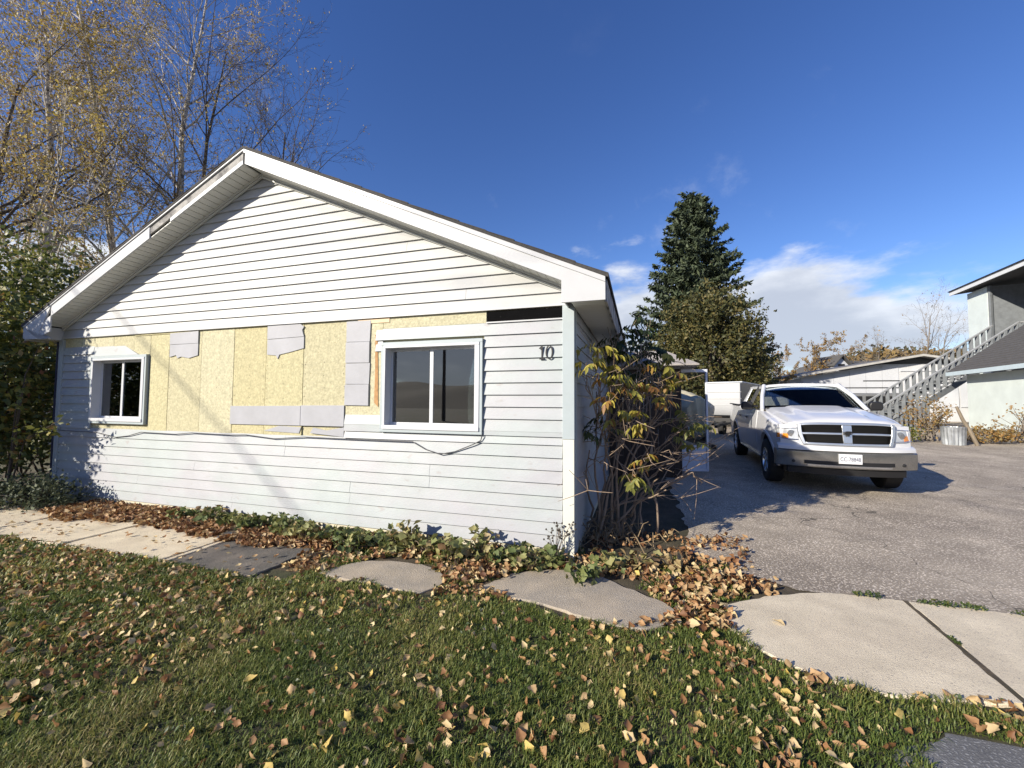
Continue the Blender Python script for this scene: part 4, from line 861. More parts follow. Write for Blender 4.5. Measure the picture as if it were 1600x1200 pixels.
# small grey van behind the truck, seen over its bonnet
GV = M('grey_car_paint', (.17, .175, .18), .35, .05, 3, coat=.3)
vz = float(zg(19, 23)); vn = thing('parked_van', 'dark grey van parked in front of the white shed', 'van', (19.3, 22.3, vz), -.25)
pr = [(-1.9, .35), (-1.95, .9), (-1.75, 1.05), (-1.15, 1.55), (-.6, 1.72), (1.5, 1.76), (2.1, 1.6), (2.25, .95), (2.25, .35)]
b = MB(); b.prism(pr, 0, 1.75); b.build('body', GV, vn, smooth=40, bevel=.08)
for a, c in ((-1.0, -.15), (0.0, .95), (1.1, 1.85)): MB().prism([(a, 1.10), (c, 1.10), (c, 1.58), (a + .18 if a < -.5 else a, 1.58)], -.01, 0.02).build('side_window', BLKPL, vn, bevel=.03)
for x in (-1.25, 1.45):
    for y in (.1, 1.65): b = MB(); b.lathe([(.12, -.1), (.32, -.1), (.34, 0), (.32, .1), (.12, .1)], 22, 'z', (0, 0, 0)); b.v = [(x + p[0], y + p[2], .34 + p[1]) for p in b.v]; b.build('wheel', RUBBER, vn, smooth=40)
# utility poles and wires behind the camera (their shadows cross the front wall; seen in the window glass)
POLEW = M('pole_wood', (.16, .12, .09), .9, .25, 4, stretch=(4, 4, .3)); WIRE = M('wire_black', (.02, .02, .02), .6, 0, 1)
d3 = np.array(SUN_TRAVEL)
def onwall(s, z): p = wxy(s, 0); return np.array([p[0], p[1], z])
def wire_line(a, ta, c, tc, k0=-2.2, k1=4.2):
    A3 = onwall(*a) - d3 * ta; C3 = onwall(*c) - d3 * tc; return A3 + (C3 - A3) * k0, A3 + (C3 - A3) * k1
WL = [wire_line((-7.08, 2.93), 14.5, (-3.50, .205), 20.5), wire_line((-5.475, 3.77), 17, (-1.4, 3.45), 17.8), wire_line((-5.436, 3.12), 18, (-1.417, 2.92), 18.4), wire_line((-1.1, 3.3), 17, (1.0, 2.6), 18)]
ws = [(p, q) for p, q in WL]
for k, (p, q) in enumerate(ws):
    pts = [p + (q - p) * t + np.array([0, 0, -.0]) for t in np.linspace(0, 1, 12)]
    o = MB().tube(pts, (.017, .012, .010, .010)[k], 6).build('overhead_wire', WIRE, None, smooth=60); tag(o, ['thick overhead cable above the street', 'upper thin overhead wire above the street', 'middle thin overhead wire above the street', 'short service wire above the street'][k], 'wire', 'overhead wires')
ends = []
for k, lab in ((0, 'wooden utility pole across the street carrying the thick cable'), (1, 'wooden utility pole carrying the thin wires')):
    q = ws[k][1]; P_ = thing('utility_pole', lab, 'utility pole', (q[0], q[1], 0), 0, 'utility poles'); h = q[2] + .4
    MB().tube([(0, 0, -.3), (0, 0, h)], [.17, .12], 10).build('pole', POLEW, P_, smooth=60); MB().beam((-.9, 0, h - .45), (.9, 0, h - .45), .09, .11).build('cross_arm', POLEW, P_)
for k, (x, y) in enumerate(((-9, -14), (12, -15), (30, -14))):
    P_ = thing('street_lamp', ['curved street lamp by the road bend', 'curved street lamp opposite the house', 'curved street lamp farther down the street'][k], 'street lamp', (x, y, 0), 0, 'street lamps')
    MB().tube([(0, 0, 0), (0, 0, 7.5), (.3, .8, 8.6), (.5, 2.2, 9.0)], [.10, .08, .06, .05], 8).build('pole', GALV, P_, smooth=60); MB().box(.35, .65, 2.1, 2.8, 8.93, 9.05).build('lamp_head', GALV, P_, bevel=.03)
hm = M('far_house_wall', (.30, .27, .22), .8, .1, 1)
for k, (x, y, w, lab) in enumerate(((-26, -34, 13, 'low brown house across the street with grey roof'), (-4, -36, 15, 'long low house across the street with grey roof'), (20, -36, 12, 'small house across the street with grey roof'))):
    H2 = thing('opposite_house', lab, 'house', (x, y, 0), 0, 'houses across the street')
    MB().box(-w / 2, w / 2, -8, 0, 0, 2.6).build('wall', hm, H2); MB().prism([(-8.5, 2.6), (.5, 2.6), (-4, 4.6)], -w / 2 - .4, w / 2 + .4, 'x').build('roof', ROOFG, H2)
    for q in (-.3, .25): MB().box(w * q - .8, w * q + .8, .0, .05, 1.0, 2.2).build('window', BLKPL, H2)
# ================================================================== TREES AND SHRUBS
def grow_tree(seed, base, height, r0, lean, levels, leaf_n, sides=(9, 5, 4, 3)):
    """levels: list of dict(n, len, ang, droop, start) for successive branch orders; returns branch MB and leaf anchor points"""
    r = np.random.default_rng(seed); mb = MB(); anchors = []
    def branch(p, d, L, rad, lev):
        k = [9, 7, 5, 4][min(lev, 3)]; pts = [p]; q = np.array(p, float); dd = np.array(d, float)
        wob = [.06, .13, .18, .22][min(lev, 3)]; drp = levels[lev - 1]['droop'] if lev > 0 else 0
        for i in range(k - 1):
            dd = dd + r.normal(size=3) * wob; dd[2] += drp * (i / k); dd /= np.linalg.norm(dd); q = q + dd * L / (k - 1); pts.append(q)
        pts = np.array(pts); tt = np.linspace(0, 1, k); mb.tube(pts, np.maximum(rad * (1 - tt * .88), .0035), sides[min(lev, 3)], False)
        if lev == len(levels):
            for t in r.uniform(.15, 1.0, leaf_n): anchors.append(pts[min(k - 1, int(t * (k - 1)))] + r.normal(size=3) * .07)
            return
        lv = levels[lev]
        for i in range(lv['n']):
            t = lv['start'] + (1 - lv['start']) * ((i + r.uniform(.1, .9)) / lv['n']); f = t * (k - 1); j = min(k - 2, int(f)); c = pts[j] + (pts[j + 1] - pts[j]) * (f - j)
            ax = pts[j + 1] - pts[j]; ax /= np.linalg.norm(ax); s = np.cross(ax, r.normal(size=3)); s /= np.linalg.norm(s); a = lv['ang'] * r.uniform(.7, 1.25)
            nd = ax * math.cos(a) + s * math.sin(a); branch(c, nd, L * lv['len'] * (1 - lv.get('tap', .55) * t) * r.uniform(.7, 1.2), max(.004, rad * (1 - t * .85) * lv.get('rr', .45)), lev + 1)
    d0 = np.array([lean[0], lean[1], 1.0]); branch(np.array(base, float), d0 / np.linalg.norm(d0), height, r0, 0)
    return mb, np.array(anchors)
def leaf_mesh(name, pts, size, mat, parent, tilt=1.0, seed=1, rlo=0, rhi=1, kind=None, base=LEAF_Q, rnd=None):
    r = np.random.default_rng(seed); n = len(pts); sc = r.uniform(size[0], size[1], n); rn = r.uniform(rlo, rhi, n) if rnd is None else rnd
    V, F, A_ = scatter(base[0], base[1], pts, frames(n, tilt, r), sc, rn); me = npmesh(name, V, F, A_); return obj(name, me, mat, parent, kind=kind)
def clumps(center, radii, n_cl, per, spread, seed, floor=None):
    """leaf points gathered in clumps through an ellipsoid, denser near the skin"""
    r = np.random.default_rng(seed); d = r.normal(size=(n_cl, 3)); d /= np.linalg.norm(d, axis=1)[:, None]; rad = r.uniform(.45, 1.0, n_cl) ** .5
    c = np.asarray(center) + d * rad[:, None] * np.asarray(radii) * r.uniform(.70, 1.16, n_cl)[:, None]
    p = np.repeat(c, per, 0) + r.normal(size=(n_cl * per, 3)) * spread * np.repeat(r.uniform(.6, 1.3, n_cl), per)[:, None]
    if floor is not None: p = p[p[:, 2] > floor]
    return p, c
BIRCH = M('birch_bark', (0.50, 0.46, 0.41), .8, .3, 3, col2=(.10, .085, .075), scale2=5, sharp=(.55, .62), stretch=(1, 1, .8), bump=.3, bscale=20)
BARK = M('dark_bark', (0.085, 0.068, 0.055), .9, .3, 6, bump=.5, bscale=25)
TWIG = M('grey_twig', (0.20, 0.17, 0.14), .9, .25, 8)
GOLD = M('golden_leaf', (0, 0, 0), .55, .12, 3, attr=[(0, (.40, .30, .06)), (.35, (.54, .41, .10)), (.65, (.42, .32, .09)), (.85, (.30, .15, .045)), (1, (.19, .19, .045))], trans=.35)
YGREEN = M('yellow_green_leaf', (0, 0, 0), .5, .12, 3, attr=[(0, (.06, .085, .02)), (.45, (.115, .135, .03)), (.72, (.22, .22, .05)), (.9, (.34, .28, .065)), (1, (.24, .09, .035))], trans=.3)
OLIVE = M('olive_leaf', (0, 0, 0), .6, .15, .8, attr=[(0, (.045, .054, .018)), (.5, (.085, .085, .025)), (.8, (.13, .112, .032)), (1, (.18, .14, .045))], trans=.25)
NEEDLE = M('spruce_needles', (0, 0, 0), .7, .15, .8, attr=[(0, (.026, .040, .022)), (.6, (.052, .074, .036)), (1, (.09, .115, .055))], trans=.08)
RUST = M('autumn_leaf', (0, 0, 0), .6, .15, 1, attr=[(0, (.20, .11, .03)), (.4, (.30, .17, .05)), (.7, (.34, .24, .09)), (1, (.16, .13, .05))], trans=.25)
def tree(name, label, seed, base, height, r0, lean, levels, leaf_n, leaf_size, bark, leafm, keep=1.0, group=None, cat='tree'):
    t = thing(name, label, cat, base, 0, group)
    mb, an = grow_tree(seed, (0, 0, 0), height, r0, lean, levels, leaf_n); mb.build('trunk', bark, t, smooth=60)
    if leaf_n and leafm is not None:
        r = np.random.default_rng(seed + 5); an = an[r.random(len(an)) < keep]
        leaf_mesh('crown', an, leaf_size, leafm, t, 1.0, seed)
    return t
LB = [dict(n=30, len=.44, ang=.75, droop=.10, start=.22, tap=.62, rr=.42), dict(n=11, len=.48, ang=.75, droop=-.05, start=.12, rr=.45), dict(n=7, len=.55, ang=.75, droop=-.12, start=.1, rr=.55)]
tree('birch_tree', 'tall white-barked birch with golden leaves rising behind the roof', 21, (-15.5, 17, 0), 22, .21, (-.03, 0), LB, 5, (.07, .125), BIRCH, GOLD, .65, 'trees behind the house')
tree('birch_tree', 'leaning twin birch stem with thinner golden crown beside the tall birch', 33, (-16.4, 17.4, 0), 22, .17, (-.09, .02), LB, 5, (.07, .125), BIRCH, GOLD, .7, 'trees behind the house')
tree('birch_tree', 'full golden birch standing left of the house above the green shrubs', 45, (-16.6, 14.6, 0), 17, .19, (-.05, .0), LB, 6, (.075, .13), BIRCH, GOLD, .8, 'trees behind the house')
tree('birch_tree', 'far golden birch at the back of the left-hand grove', 57, (-22.5, 18, 0), 19, .18, (.02, 0), LB, 6, (.075, .13), BIRCH, GOLD, .8, 'trees behind the house')
LBB = [dict(n=20, len=.55, ang=.75, droop=.10, start=.25, tap=.45, rr=.5), dict(n=12, len=.5, ang=.7, droop=.02, start=.1, rr=.55), dict(n=8, len=.5, ang=.6, droop=.0, start=.1, rr=.5)]
tree('bare_tree', 'nearly bare dark tree spreading just behind the roof peak', 61, (-11.2, 19.5, 0), 13.5, .16, (.03, 0), LBB, 3, (.06, .10), BARK, GOLD, .30, 'trees behind the house')
tree('bare_tree', 'dark leafless tree with long arching limbs beside the birch', 66, (-14.6, 18.5, 0), 17.5, .17, (.05, 0), LBB, 2, (.06, .10), BARK, GOLD, .25, 'trees behind the house')
tree('bare_tree', 'thick dark leaning trunk with rusty leaves in the left grove', 72, (-19.6, 14.2, 0), 13, .22, (.28, 0), LBB, 4, (.07, .12), BARK, GOLD, .8, 'trees behind the house')
# leafy shrubs crowding the left corner of the house
def shrub(name, label, seed, base, radii, cz, ncl, per, spread, size, mat, group=None, stems=14, sm=BARK, rhi=1.0, cat='shrub'):
    t = thing(name, label, cat, base, 0, group); p, c = clumps((0, 0, cz), radii, ncl, per, spread, seed, .03)
    leaf_mesh('foliage', p, size, mat, t, 1.0, seed, 0, rhi); r = np.random.default_rng(seed); mb = MB()
    for k in range(stems):
        e = c[r.integers(len(c))]; m = np.array([e[0] * .35, e[1] * .35, e[2] * .55]) + r.normal(size=3) * .08; s = np.array([r.normal() * .12, r.normal() * .12, 0]); mb.tube([s, m, e], [.022, .014, .005], 5, False)
    mb.build('stems', sm, t, smooth=60); return t
shrub('tall_shrub', 'dense yellow-green shrub pressed against the left house corner', 101, (-8.75, 6.75, 0), (1.05, .85, 1.55), 1.75, 420, 16, .17, (.08, .14), YGREEN, 'shrubs left of the house')
shrub('tall_shrub', 'taller green-leaved bush behind the corner shrub', 102, (-9.9, 8.3, 0), (1.7, 1.3, 2.0), 2.8, 520, 16, .22, (.09, .15), YGREEN, 'shrubs left of the house', rhi=.85)
shrub('tall_shrub', 'shaded green bush at the end of the sidewalk', 103, (-9.6, 6.2, 0), (1.1, .9, 1.3), 1.5, 300, 15, .18, (.08, .14), YGREEN, 'shrubs left of the house', rhi=.7)
shrub('tall_shrub', 'bushy undergrowth along the left wall under the birches', 104, (-13.2, 11.8, 0), (3.0, 2.0, 2.6), 2.4, 620, 15, .28, (.10, .17), YGREEN, 'shrubs left of the house', rhi=.9)
shrub('tall_shrub', 'unseen hedge shrub added beyond the sidewalk to shade the left wall end', 105, (-9.85, 4.95, 0), (.62, .62, 2.0), 2.2, 420, 18, .15, (.09, .15), YGREEN, 'shrubs left of the house', rhi=.7)  # added out of view so its shadow covers the wall's left strip
# a leafy spray reaching across the corner and the small window
t = thing('leafy_branch', 'yellow-green leafy branch reaching across the house corner below the small window', 'branch', tuple(wxy(-8.75, .35)) + (0,))
r = np.random.default_rng(9); mb = MB(); pts = []
for (s, q, z) in ((-7.35, .42, 1.28), (-7.55, .36, 1.16), (-8.10, .36, 2.40), (-8.25, .40, 1.85), (-8.2, .5, 1.55), (-8.15, .45, 1.0), (-7.85, .55, 1.22), (-8.3, .45, .75)):
    e = np.append(wxy(s, q) - wxy(-8.75, .35), z); m = e * np.array([.35, .35, .8]) + r.normal(size=3) * .04; mb.tube([(0, 0, 0), m, e], [.014, .009, .003], 5, False)
    for k in range(16): f = r.uniform(.72, 1.02); pts.append(m + (e - m) * (f - .45) / .55 + r.normal(size=3) * .055)
mb.build('stems', BARK, t, smooth=60); leaf_mesh('foliage', np.array(pts), (.07, .12), YGREEN, t, 1.0, 5, .3, 1)
JUN = M('grey_green_foliage', (0, 0, 0), .7, .15, 3, attr=[(0, (.035, .05, .028)), (.6, (.075, .095, .05)), (1, (.14, .16, .09))], trans=.15)
shrub('low_evergreen', 'low feathery grey-green plant at the left end of the front wall', 111, tuple(wxy(-7.75, .50)) + (0,), (.62, .30, .26), .20, 170, 16, .075, (.035, .07), JUN, None, 16, BARK, cat='plant')
# spruce
sp = thing('spruce_tree', 'tall dark spruce with ragged outline rising behind the olive tree', 'tree', (11.75, 26, .4))
MB().tube([(0, 0, 0), (.05, 0, 7), (0, 0, 14.7)], [.28, .17, .03], 9).build('trunk', BARK, sp, smooth=60)
r = np.random.default_rng(77); mb = MB(); pts = []; dirs = []
for k in range(430):
    z = 1.2 + 13.4 * (k / 430) ** .92; a = k * 2.39996 + r.uniform(-.4, .4); t = (14.95 - z) / 13.6; L = (.55 + 4.2 * t ** .78) * r.uniform(.58, 1.12) * (1 + .15 * math.sin(a * 2 + 1))
    d = np.array([math.cos(a), math.sin(a), r.uniform(-.05, .30)]); e = d * L; m = e * .55 + np.array([0, 0, -.10 * L]); p0 = np.array([0, 0, z]); mb.tube([p0, p0 + m, p0 + e], [.03, .02, .006], 4, False)
    n = int(26 + 30 * L); f = r.uniform(.12, 1.0, n) ** .7; c = p0 + np.where(f[:, None] < .55, m * (f / .55)[:, None], m + (e - m) * ((f - .55) / .45)[:, None]); w = .10 + .20 * (1 - f) * L / 2.5
    side = np.array([-d[1], d[0], 0]); pts.append(c + side * r.normal(size=n)[:, None] * w[:, None] + np.array([0, 0, 1]) * (r.normal(size=n) * .06 - .05)[:, None])
mb.build('branches', BARK, sp); P = np.concatenate(pts)
NB = (np.array([(0, -.5, 0), (.16, 0, .05), (0, .5, 0), (-.16, 0, .05)]), LEAF_Q[1])
leaf_mesh('crown', P, (.26, .46), NEEDLE, sp, .8, 3, base=NB)
# broad olive-leaved tree in front of it
ol = thing('olive_green_tree', 'broad round olive-green tree in front of the spruce', 'tree', (10.75, 22, .4))
p1_, c1_ = clumps((.0, 0, 3.2), (2.95, 2.3, 4.4), 640, 32, .23, 88, .3); p1_ = p1_[p1_[:, 2] < 8.1]
p1_ = p1_[np.abs(p1_[:, 0]) < 3.25 * np.sqrt(np.clip(1 - ((p1_[:, 2] - 2.6) / 5.6) ** 2, 0, 1)) + .22]
leaf_mesh('crown', p1_, (.13, .24), OLIVE, ol, 1.0, 4); mb = MB(); r = np.random.default_rng(3)
mb.tube([(0, 0, 0), (.1, 0, 2), (0, .1, 4.5)], [.2, .15, .06], 8, False)
for k in range(60): e = c1_[r.integers(len(c1_))]; s = np.array([0, 0, min(4.2, max(.6, e[2] * .5))]); mb.tube([s, (s + e) / 2 + r.normal(size=3) * .15, e], [.05, .03, .008], 4, False)
mb.build('trunk', BARK, ol, smooth=60)
shrub('dark_green_tree', 'darker green leafy tree at the right edge of the olive tree', 121, (13.6, 23.5, .4), (1.15, 1.0, 2.2), 2.9, 200, 22, .26, (.13, .22), M('dark_leaf', (0, 0, 0), .6, .15, 1, attr=[(0, (.03, .042, .018)), (.7, (.06, .075, .03)), (1, (.12, .11, .04))], trans=.2), None, 18, cat='tree')
LR = [dict(n=12, len=.6, ang=.6, droop=.05, start=.2, tap=.4, rr=.5), dict(n=7, len=.5, ang=.6, droop=.0, start=.15, rr=.5), dict(n=5, len=.5, ang=.6, droop=0, start=.1, rr=.5)]
for k, (x, y, h, keep, lab, seed) in enumerate(((17.0, 27, 5.2, 1.0, 'rusty autumn tree with thin twigs right of the olive tree', 131), (30.5, 42, 6.5, 1.0, 'orange autumn tree on the rise beyond the shed', 134), (36.5, 45, 7.6, .9, 'tall rusty tree behind the far dormer house', 136), (26.5, 40, 5.2, 1.0, 'small golden tree left of the far dormer house', 139))):
    tree('autumn_tree', lab, seed, (x, y, .4), h, .10, (.03, 0), LR, 5, (.12, .22), TWIG, RUST, keep, 'autumn trees in the distance')
for x, y, h, lab, seed in ((34.3, 34.0, 8.6, 'leafless grey tree standing over the shed roof', 151), (37.3, 35.5, 8.2, 'second leafless tree close beside the upper house wall', 153), (31.0, 34.5, 6.2, 'small leafless tree over the shed ridge', 155)):
    tree('leafless_tree', lab, seed, (x, y, .4), h, .13, (0, 0), LR, 1, (.1, .16), TWIG, RUST, .25, 'leafless trees in the distance')
# wooded hill on the horizon
xs = np.linspace(-400, 420, 165); prof = np.interp(xs, [-400, 40, 80, 100, 122, 160, 300, 420], [3, 3, 5, 11, 18.5, 20, 18, 14]) + 1.0 * np.sin(xs * .11) + .7 * np.sin(xs * .27)
rows = [np.stack([xs, np.full_like(xs, y), np.maximum(-.2, prof * f)], 1) for y, f in ((95, -.02), (110, .35), (125, .75), (140, 1.0), (170, .9))]
o = MB().grid(rows).build('hill', M('hill_ground', (.09, .075, .045), .95, .3, .05), None, smooth=60, kind='structure')
r = np.random.default_rng(5); n = 15000; X = r.uniform(60, 330, n); k = r.random(n); Yh = 97 + 46 * k; Z = np.interp(X, xs, prof) * np.interp(Yh, [95, 110, 125, 140, 170], [0, .35, .75, 1, .9]) + r.uniform(0, 2.2, n) * (.5 + vnoise(X, Yh, .15))
tone = np.clip(vnoise(X, Yh, .12) * .9 + r.uniform(-.15, .25, n), 0, 1)
HILLF = M('hill_wood', (0, 0, 0), .8, .1, .1, attr=[(0, (.035, .05, .03)), (.4, (.055, .06, .03)), (.6, (.16, .10, .035)), (.8, (.22, .15, .05)), (1, (.10, .08, .05))])
o = leaf_mesh('hillside_wood', np.stack([X, Yh, Z], 1), (1.0, 2.2), HILLF, None, 1.0, 6, kind='stuff', rnd=tone); o['label'] = 'mixed autumn wood covering the far hill'
xs2 = np.linspace(-300, 300, 61); o = MB().grid([np.stack([xs2, np.full_like(xs2, y), h * (1 + .25 * np.sin(xs2 * .03) + .12 * np.sin(xs2 * .11))], 1) for y, h in ((-70, -.1), (-95, 5), (-130, 9))], True).build('hill', M('hill_ground', (0, 0, 0)), None, smooth=60, kind='structure')
# ------------------------------------------------------------------ elder shrub by the right corner
EB = M('elder_stem', (0.27, 0.20, 0.145), .8, .25, 9); ELD = M('elder_leaf', (0, 0, 0), .5, .12, 4, attr=[(0, (.03, .05, .018)), (.4, (.075, .10, .028)), (.7, (.24, .24, .05)), (.9, (.42, .36, .07)), (1, (.26, .13, .04))], trans=.35)
el = thing('elder_shrub', 'straggly half-bare elder shrub with drooping yellow leaves at the house corner', 'shrub', (1.22, 4.95, 0))
B0 = np.array([1.22, 4.95, 0]); r = np.random.default_rng(17); mb = MB(); lp = []; lf_ = []; ls = []; lr = []
TIPS = [((1.76, 5.6, 2.66), .15, 1), ((1.90, 5.9, 2.55), .1, 1), ((1.49, 5.4, 2.42), .2, 1), ((1.62, 5.55, 2.30), .15, 1), ((1.0, 5.0, 2.13), .85, 1), ((.95, 4.95, 1.92), .8, 1), ((1.28, 5.1, 2.08), .8, 1), ((1.24, 5.05, 1.93), .75, 1), ((1.99, 5.5, 2.08), .8, 1), ((2.12, 5.4, 1.90), .85, 1), ((1.90, 5.35, 2.0), .9, 1), ((1.51, 5.2, 1.52), .8, 1),
        ((1.42, 5.15, 1.42), .9, 1), ((2.40, 5.5, 1.27), .6, 1), ((2.32, 5.4, 1.36), .7, 1), ((2.44, 5.55, 1.12), .6, 1), ((1.0, 4.85, 1.15), .4, 1), ((1.02, 4.8, 1.25), .3, 1), ((1.67, 5.1, .86), .95, 1), ((1.47, 5.05, .62), .65, 1), ((1.8, 5.7, 2.25), .2, 1), ((2.1, 5.8, 2.3), .25, 1), ((1.3, 5.3, 2.3), .2, 1), ((2.0, 5.6, 1.75), .3, 1),
        ((1.55, 5.5, 2.2), .05, 1), ((1.75, 5.6, 2.05), .1, 1), ((1.4, 5.35, 2.0), .1, 1), ((1.9, 5.75, 2.4), .12, 1), ((1.65, 5.45, 1.8), .98, 1), ((1.35, 5.2, 1.75), .97, 1), ((2.0, 5.7, 2.2), .1, 1), ((1.25, 5.2, 2.25), .15, 1), ((1.85, 5.5, 1.6), .97, 1), ((1.6, 5.7, 2.5), .1, 1), ((2.66, 5.45, .98), 0, 0), ((2.85, 5.6, 1.12), 0, 0), ((2.7, 5.3, .85), 0, 0), ((2.35, 5.1, .62), 0, 0), ((2.1, 4.95, .50), 0, 0), ((1.9, 4.85, .95), 0, 0), ((2.2, 5.2, 1.2), 0, 0), ((.85, 4.7, .55), 0, 0), ((1.05, 4.75, .75), 0, 0), ((1.75, 4.8, .42), 0, 0), ((2.45, 5.3, .80), 0, 0), ((1.35, 4.9, 1.7), 0, 0), ((1.7, 5.2, 1.3), 0, 0), ((2.5, 5.6, 1.35), 0, 0), ((1.55, 5.0, 1.1), 0, 0), ((2.0, 5.2, .9), 0, 0), ((1.15, 4.95, 1.6), 0, 0)]
def lit(p, back=.12):                                              # shift a tip towards the camera until it clears the house shadow
    p = np.array(p, float); u = p[0] / p[1]; y = min(p[1], 3.724 / (1 - .633 * u) - back); k = y / p[1]; return np.array([p[0] * k, y, 1.55 + (p[2] - 1.55) * k])
MAIN = [(1.55, 5.25, 1.55), (1.30, 4.85, 1.35), (2.05, 5.05, .95), (1.70, 4.90, 1.15), (.98, 4.70, 1.20), (1.60, 4.75, .55), (1.85, 5.25, 1.45), (1.15, 4.95, 1.60), (2.2, 5.0, .75)]
mains = []
for k, e in enumerate(MAIN):
    for rep in range(2):
        e_ = np.array(e) + r.normal(size=3) * .10; s0_ = B0 + np.array([r.normal() * .16, r.normal() * .08, 0]); h = e_ - s0_; m1 = s0_ + np.array([h[0] * .15, h[1] * .2, h[2] * .55]) + r.normal(size=3) * .09; ts = np.linspace(0, 1, 11)[:, None]
        C_ = (1 - ts) ** 2 * s0_ + 2 * (1 - ts) * ts * m1 + ts ** 2 * e_; C_[1:-1] += r.normal(size=(9, 3)) * .016; mb.tube(C_, np.linspace(.017, .007, 11), 6, False); mains.append(C_)
for tip, tone, leafy in TIPS:
    tip = lit(tip) if (tone > .5 or not leafy) else np.array(tip, float)
    near = sorted(mains, key=lambda C: np.min(np.linalg.norm(C[5:] - tip, axis=1)))[r.integers(3)]
    e = tip + r.normal(size=3) * .05; s0_ = near[r.integers(6, 11)]; h = e - s0_; m1 = s0_ + h * .5 + np.array([0, 0, .10 * np.linalg.norm(h)]) + r.normal(size=3) * .08 * np.linalg.norm(h)
    ts = np.linspace(0, 1, 9)[:, None]; C_ = (1 - ts) ** 2 * s0_ + 2 * (1 - ts) * ts * m1 + ts ** 2 * e; C_[1:-1] += r.normal(size=(7, 3)) * .018; mb.tube(C_, np.linspace(.008, .003, 9), 5, False)
    for k in range(6):
        j = r.integers(2, 9); d = C_[min(8, j + 1)] - C_[j - 1]; d = d / np.linalg.norm(d) + r.normal(size=3) * .75; d /= np.linalg.norm(d); L = r.uniform(.10, .42); q = C_[j]; bend = r.normal(size=3) * .05; mb.tube([q, q + d * L * .5 + bend * .6, q + d * L + bend * 1.6], [.0045, .0035, .002], 4, False)
    if leafy:                                                      # drooping compound leaves
        for g in range(6):
            c = e + r.normal(size=3) * .075; az = r.uniform(0, 6.28); out = np.array([math.cos(az), math.sin(az), .15])
            for w in range(7):
                f = (w // 2 + 1) / 4; b0 = c + out * .16 * f + np.array([0, 0, -.06 * f * f]); sd = np.cross(out, [0, 0, 1]) * (0 if w == 6 else (1 if w % 2 else -1))
                y_ = out * .45 + sd * .55 + np.array([0, 0, -.75]) + r.normal(size=3) * .12; y_ /= np.linalg.norm(y_); x_ = np.cross(y_, r.normal(size=3) * .3 + np.array([out[0], out[1], .6])); x_ /= np.linalg.norm(x_)
                L = r.uniform(.075, .125); lp.append(b0 + y_ * L * .5); lf_.append(np.stack([x_, y_, np.cross(x_, y_)], 1)); ls.append(L); lr.append(np.clip(tone + r.normal() * .09, 0, 1))
mb.v = [tuple(np.array(v) - B0) for v in mb.v]; mb.build('stems', EB, el, smooth=60)
LL = (np.array([(0, -.5, 0), (.15, -.25, .03), (.17, .05, .02), (0, .5, -.08), (-.17, .05, .02), (-.15, -.25, .03)]), np.array([(0, 1, 2), (0, 2, 3), (0, 3, 4), (0, 4, 5)]))
V, F, A_ = scatter(LL[0], LL[1], np.array(lp) - B0, np.array(lf_), np.array(ls), np.array(lr)); obj('foliage', npmesh('foliage', V, F, A_), ELD, el)
# dry tangle at its foot
r = np.random.default_rng(23); mb = MB()
for k in range(120):
    s = np.array([r.normal() * .30, r.normal() * .16, 0]); a = r.uniform(0, 6.28); L = r.uniform(.15, .5); d = np.array([math.cos(a) * .6, math.sin(a) * .5, r.uniform(.2, 1)]); mb.tube([s, s + d * L * .6, s + d * L + np.array([0, 0, -.12])], [.006, .005, .003], 4, False)
o = mb.build('dry_tangle', M('dry_straw', (.26, .19, .11), .9, .25, 10), None, smooth=60); o.location = (1.02, 4.72, .01); tag(o, 'dry brown tangle of dead stalks at the foot of the elder', 'dead stalks')
# dead flower stalks against the white wall
wd = thing('dead_weed', 'small dead weed with dark seed heads in front of the right corner', 'weed', tuple(wxy(-.17, .10)) + (0,)); mb = MB(); hd = MB(); r = np.random.default_rng(31)
for k in range(11):
    a = r.uniform(0, 6.28); e = np.array([math.cos(a) * r.uniform(.03, .20), math.sin(a) * .06 - .04, r.uniform(.20, .44)]); mb.tube([(0, 0, 0), e * [.4, .4, .6], e], [.004, .003, .002], 4, False)
    for j in range(4): c = e + r.normal(size=3) * [.03, .01, .03]; mb.tube([e * .85, c], .0015, 3, False); hd.tube([c + [0, 0, -.009], c, c + [0, 0, .009]], [.004, .011, .004], 5)
mb.build('stalks', TWIG, wd); hd.build('seed_heads', M('seed_head', (.05, .04, .03), .9, .2, 20), wd)
# shrubs by the tub and mint building
shrub('dry_shrub', 'brown half-bare shrub growing behind the metal tub', 141, (15.1, 14.9, .3), (.75, .5, .62), .95, 90, 10, .10, (.06, .11), RUST, 'shrubs by the mint building', 40, TWIG)
shrub('dry_shrub', 'sparse twiggy shrub against the mint wall', 142, (18.0, 14.3, .3), (1.0, .45, .62), .75, 55, 5, .08, (.06, .11), RUST, 'shrubs by the mint building', 55, TWIG)
shrub('dry_shrub', 'low weedy clump between the tub and the mint wall', 143, (16.3, 14.2, .3), (1.3, .5, .28), .22, 130, 12, .09, (.06, .12), RUST, 'shrubs by the mint building', 20, TWIG)
shrub('dry_shrub', 'low yellow-green weeds at the foot of the stairs', 144, (13.6, 14.6, .3), (.95, .5, .26), .22, 120, 12, .09, (.06, .11), YGREEN, 'shrubs by the mint building', 10, TWIG)
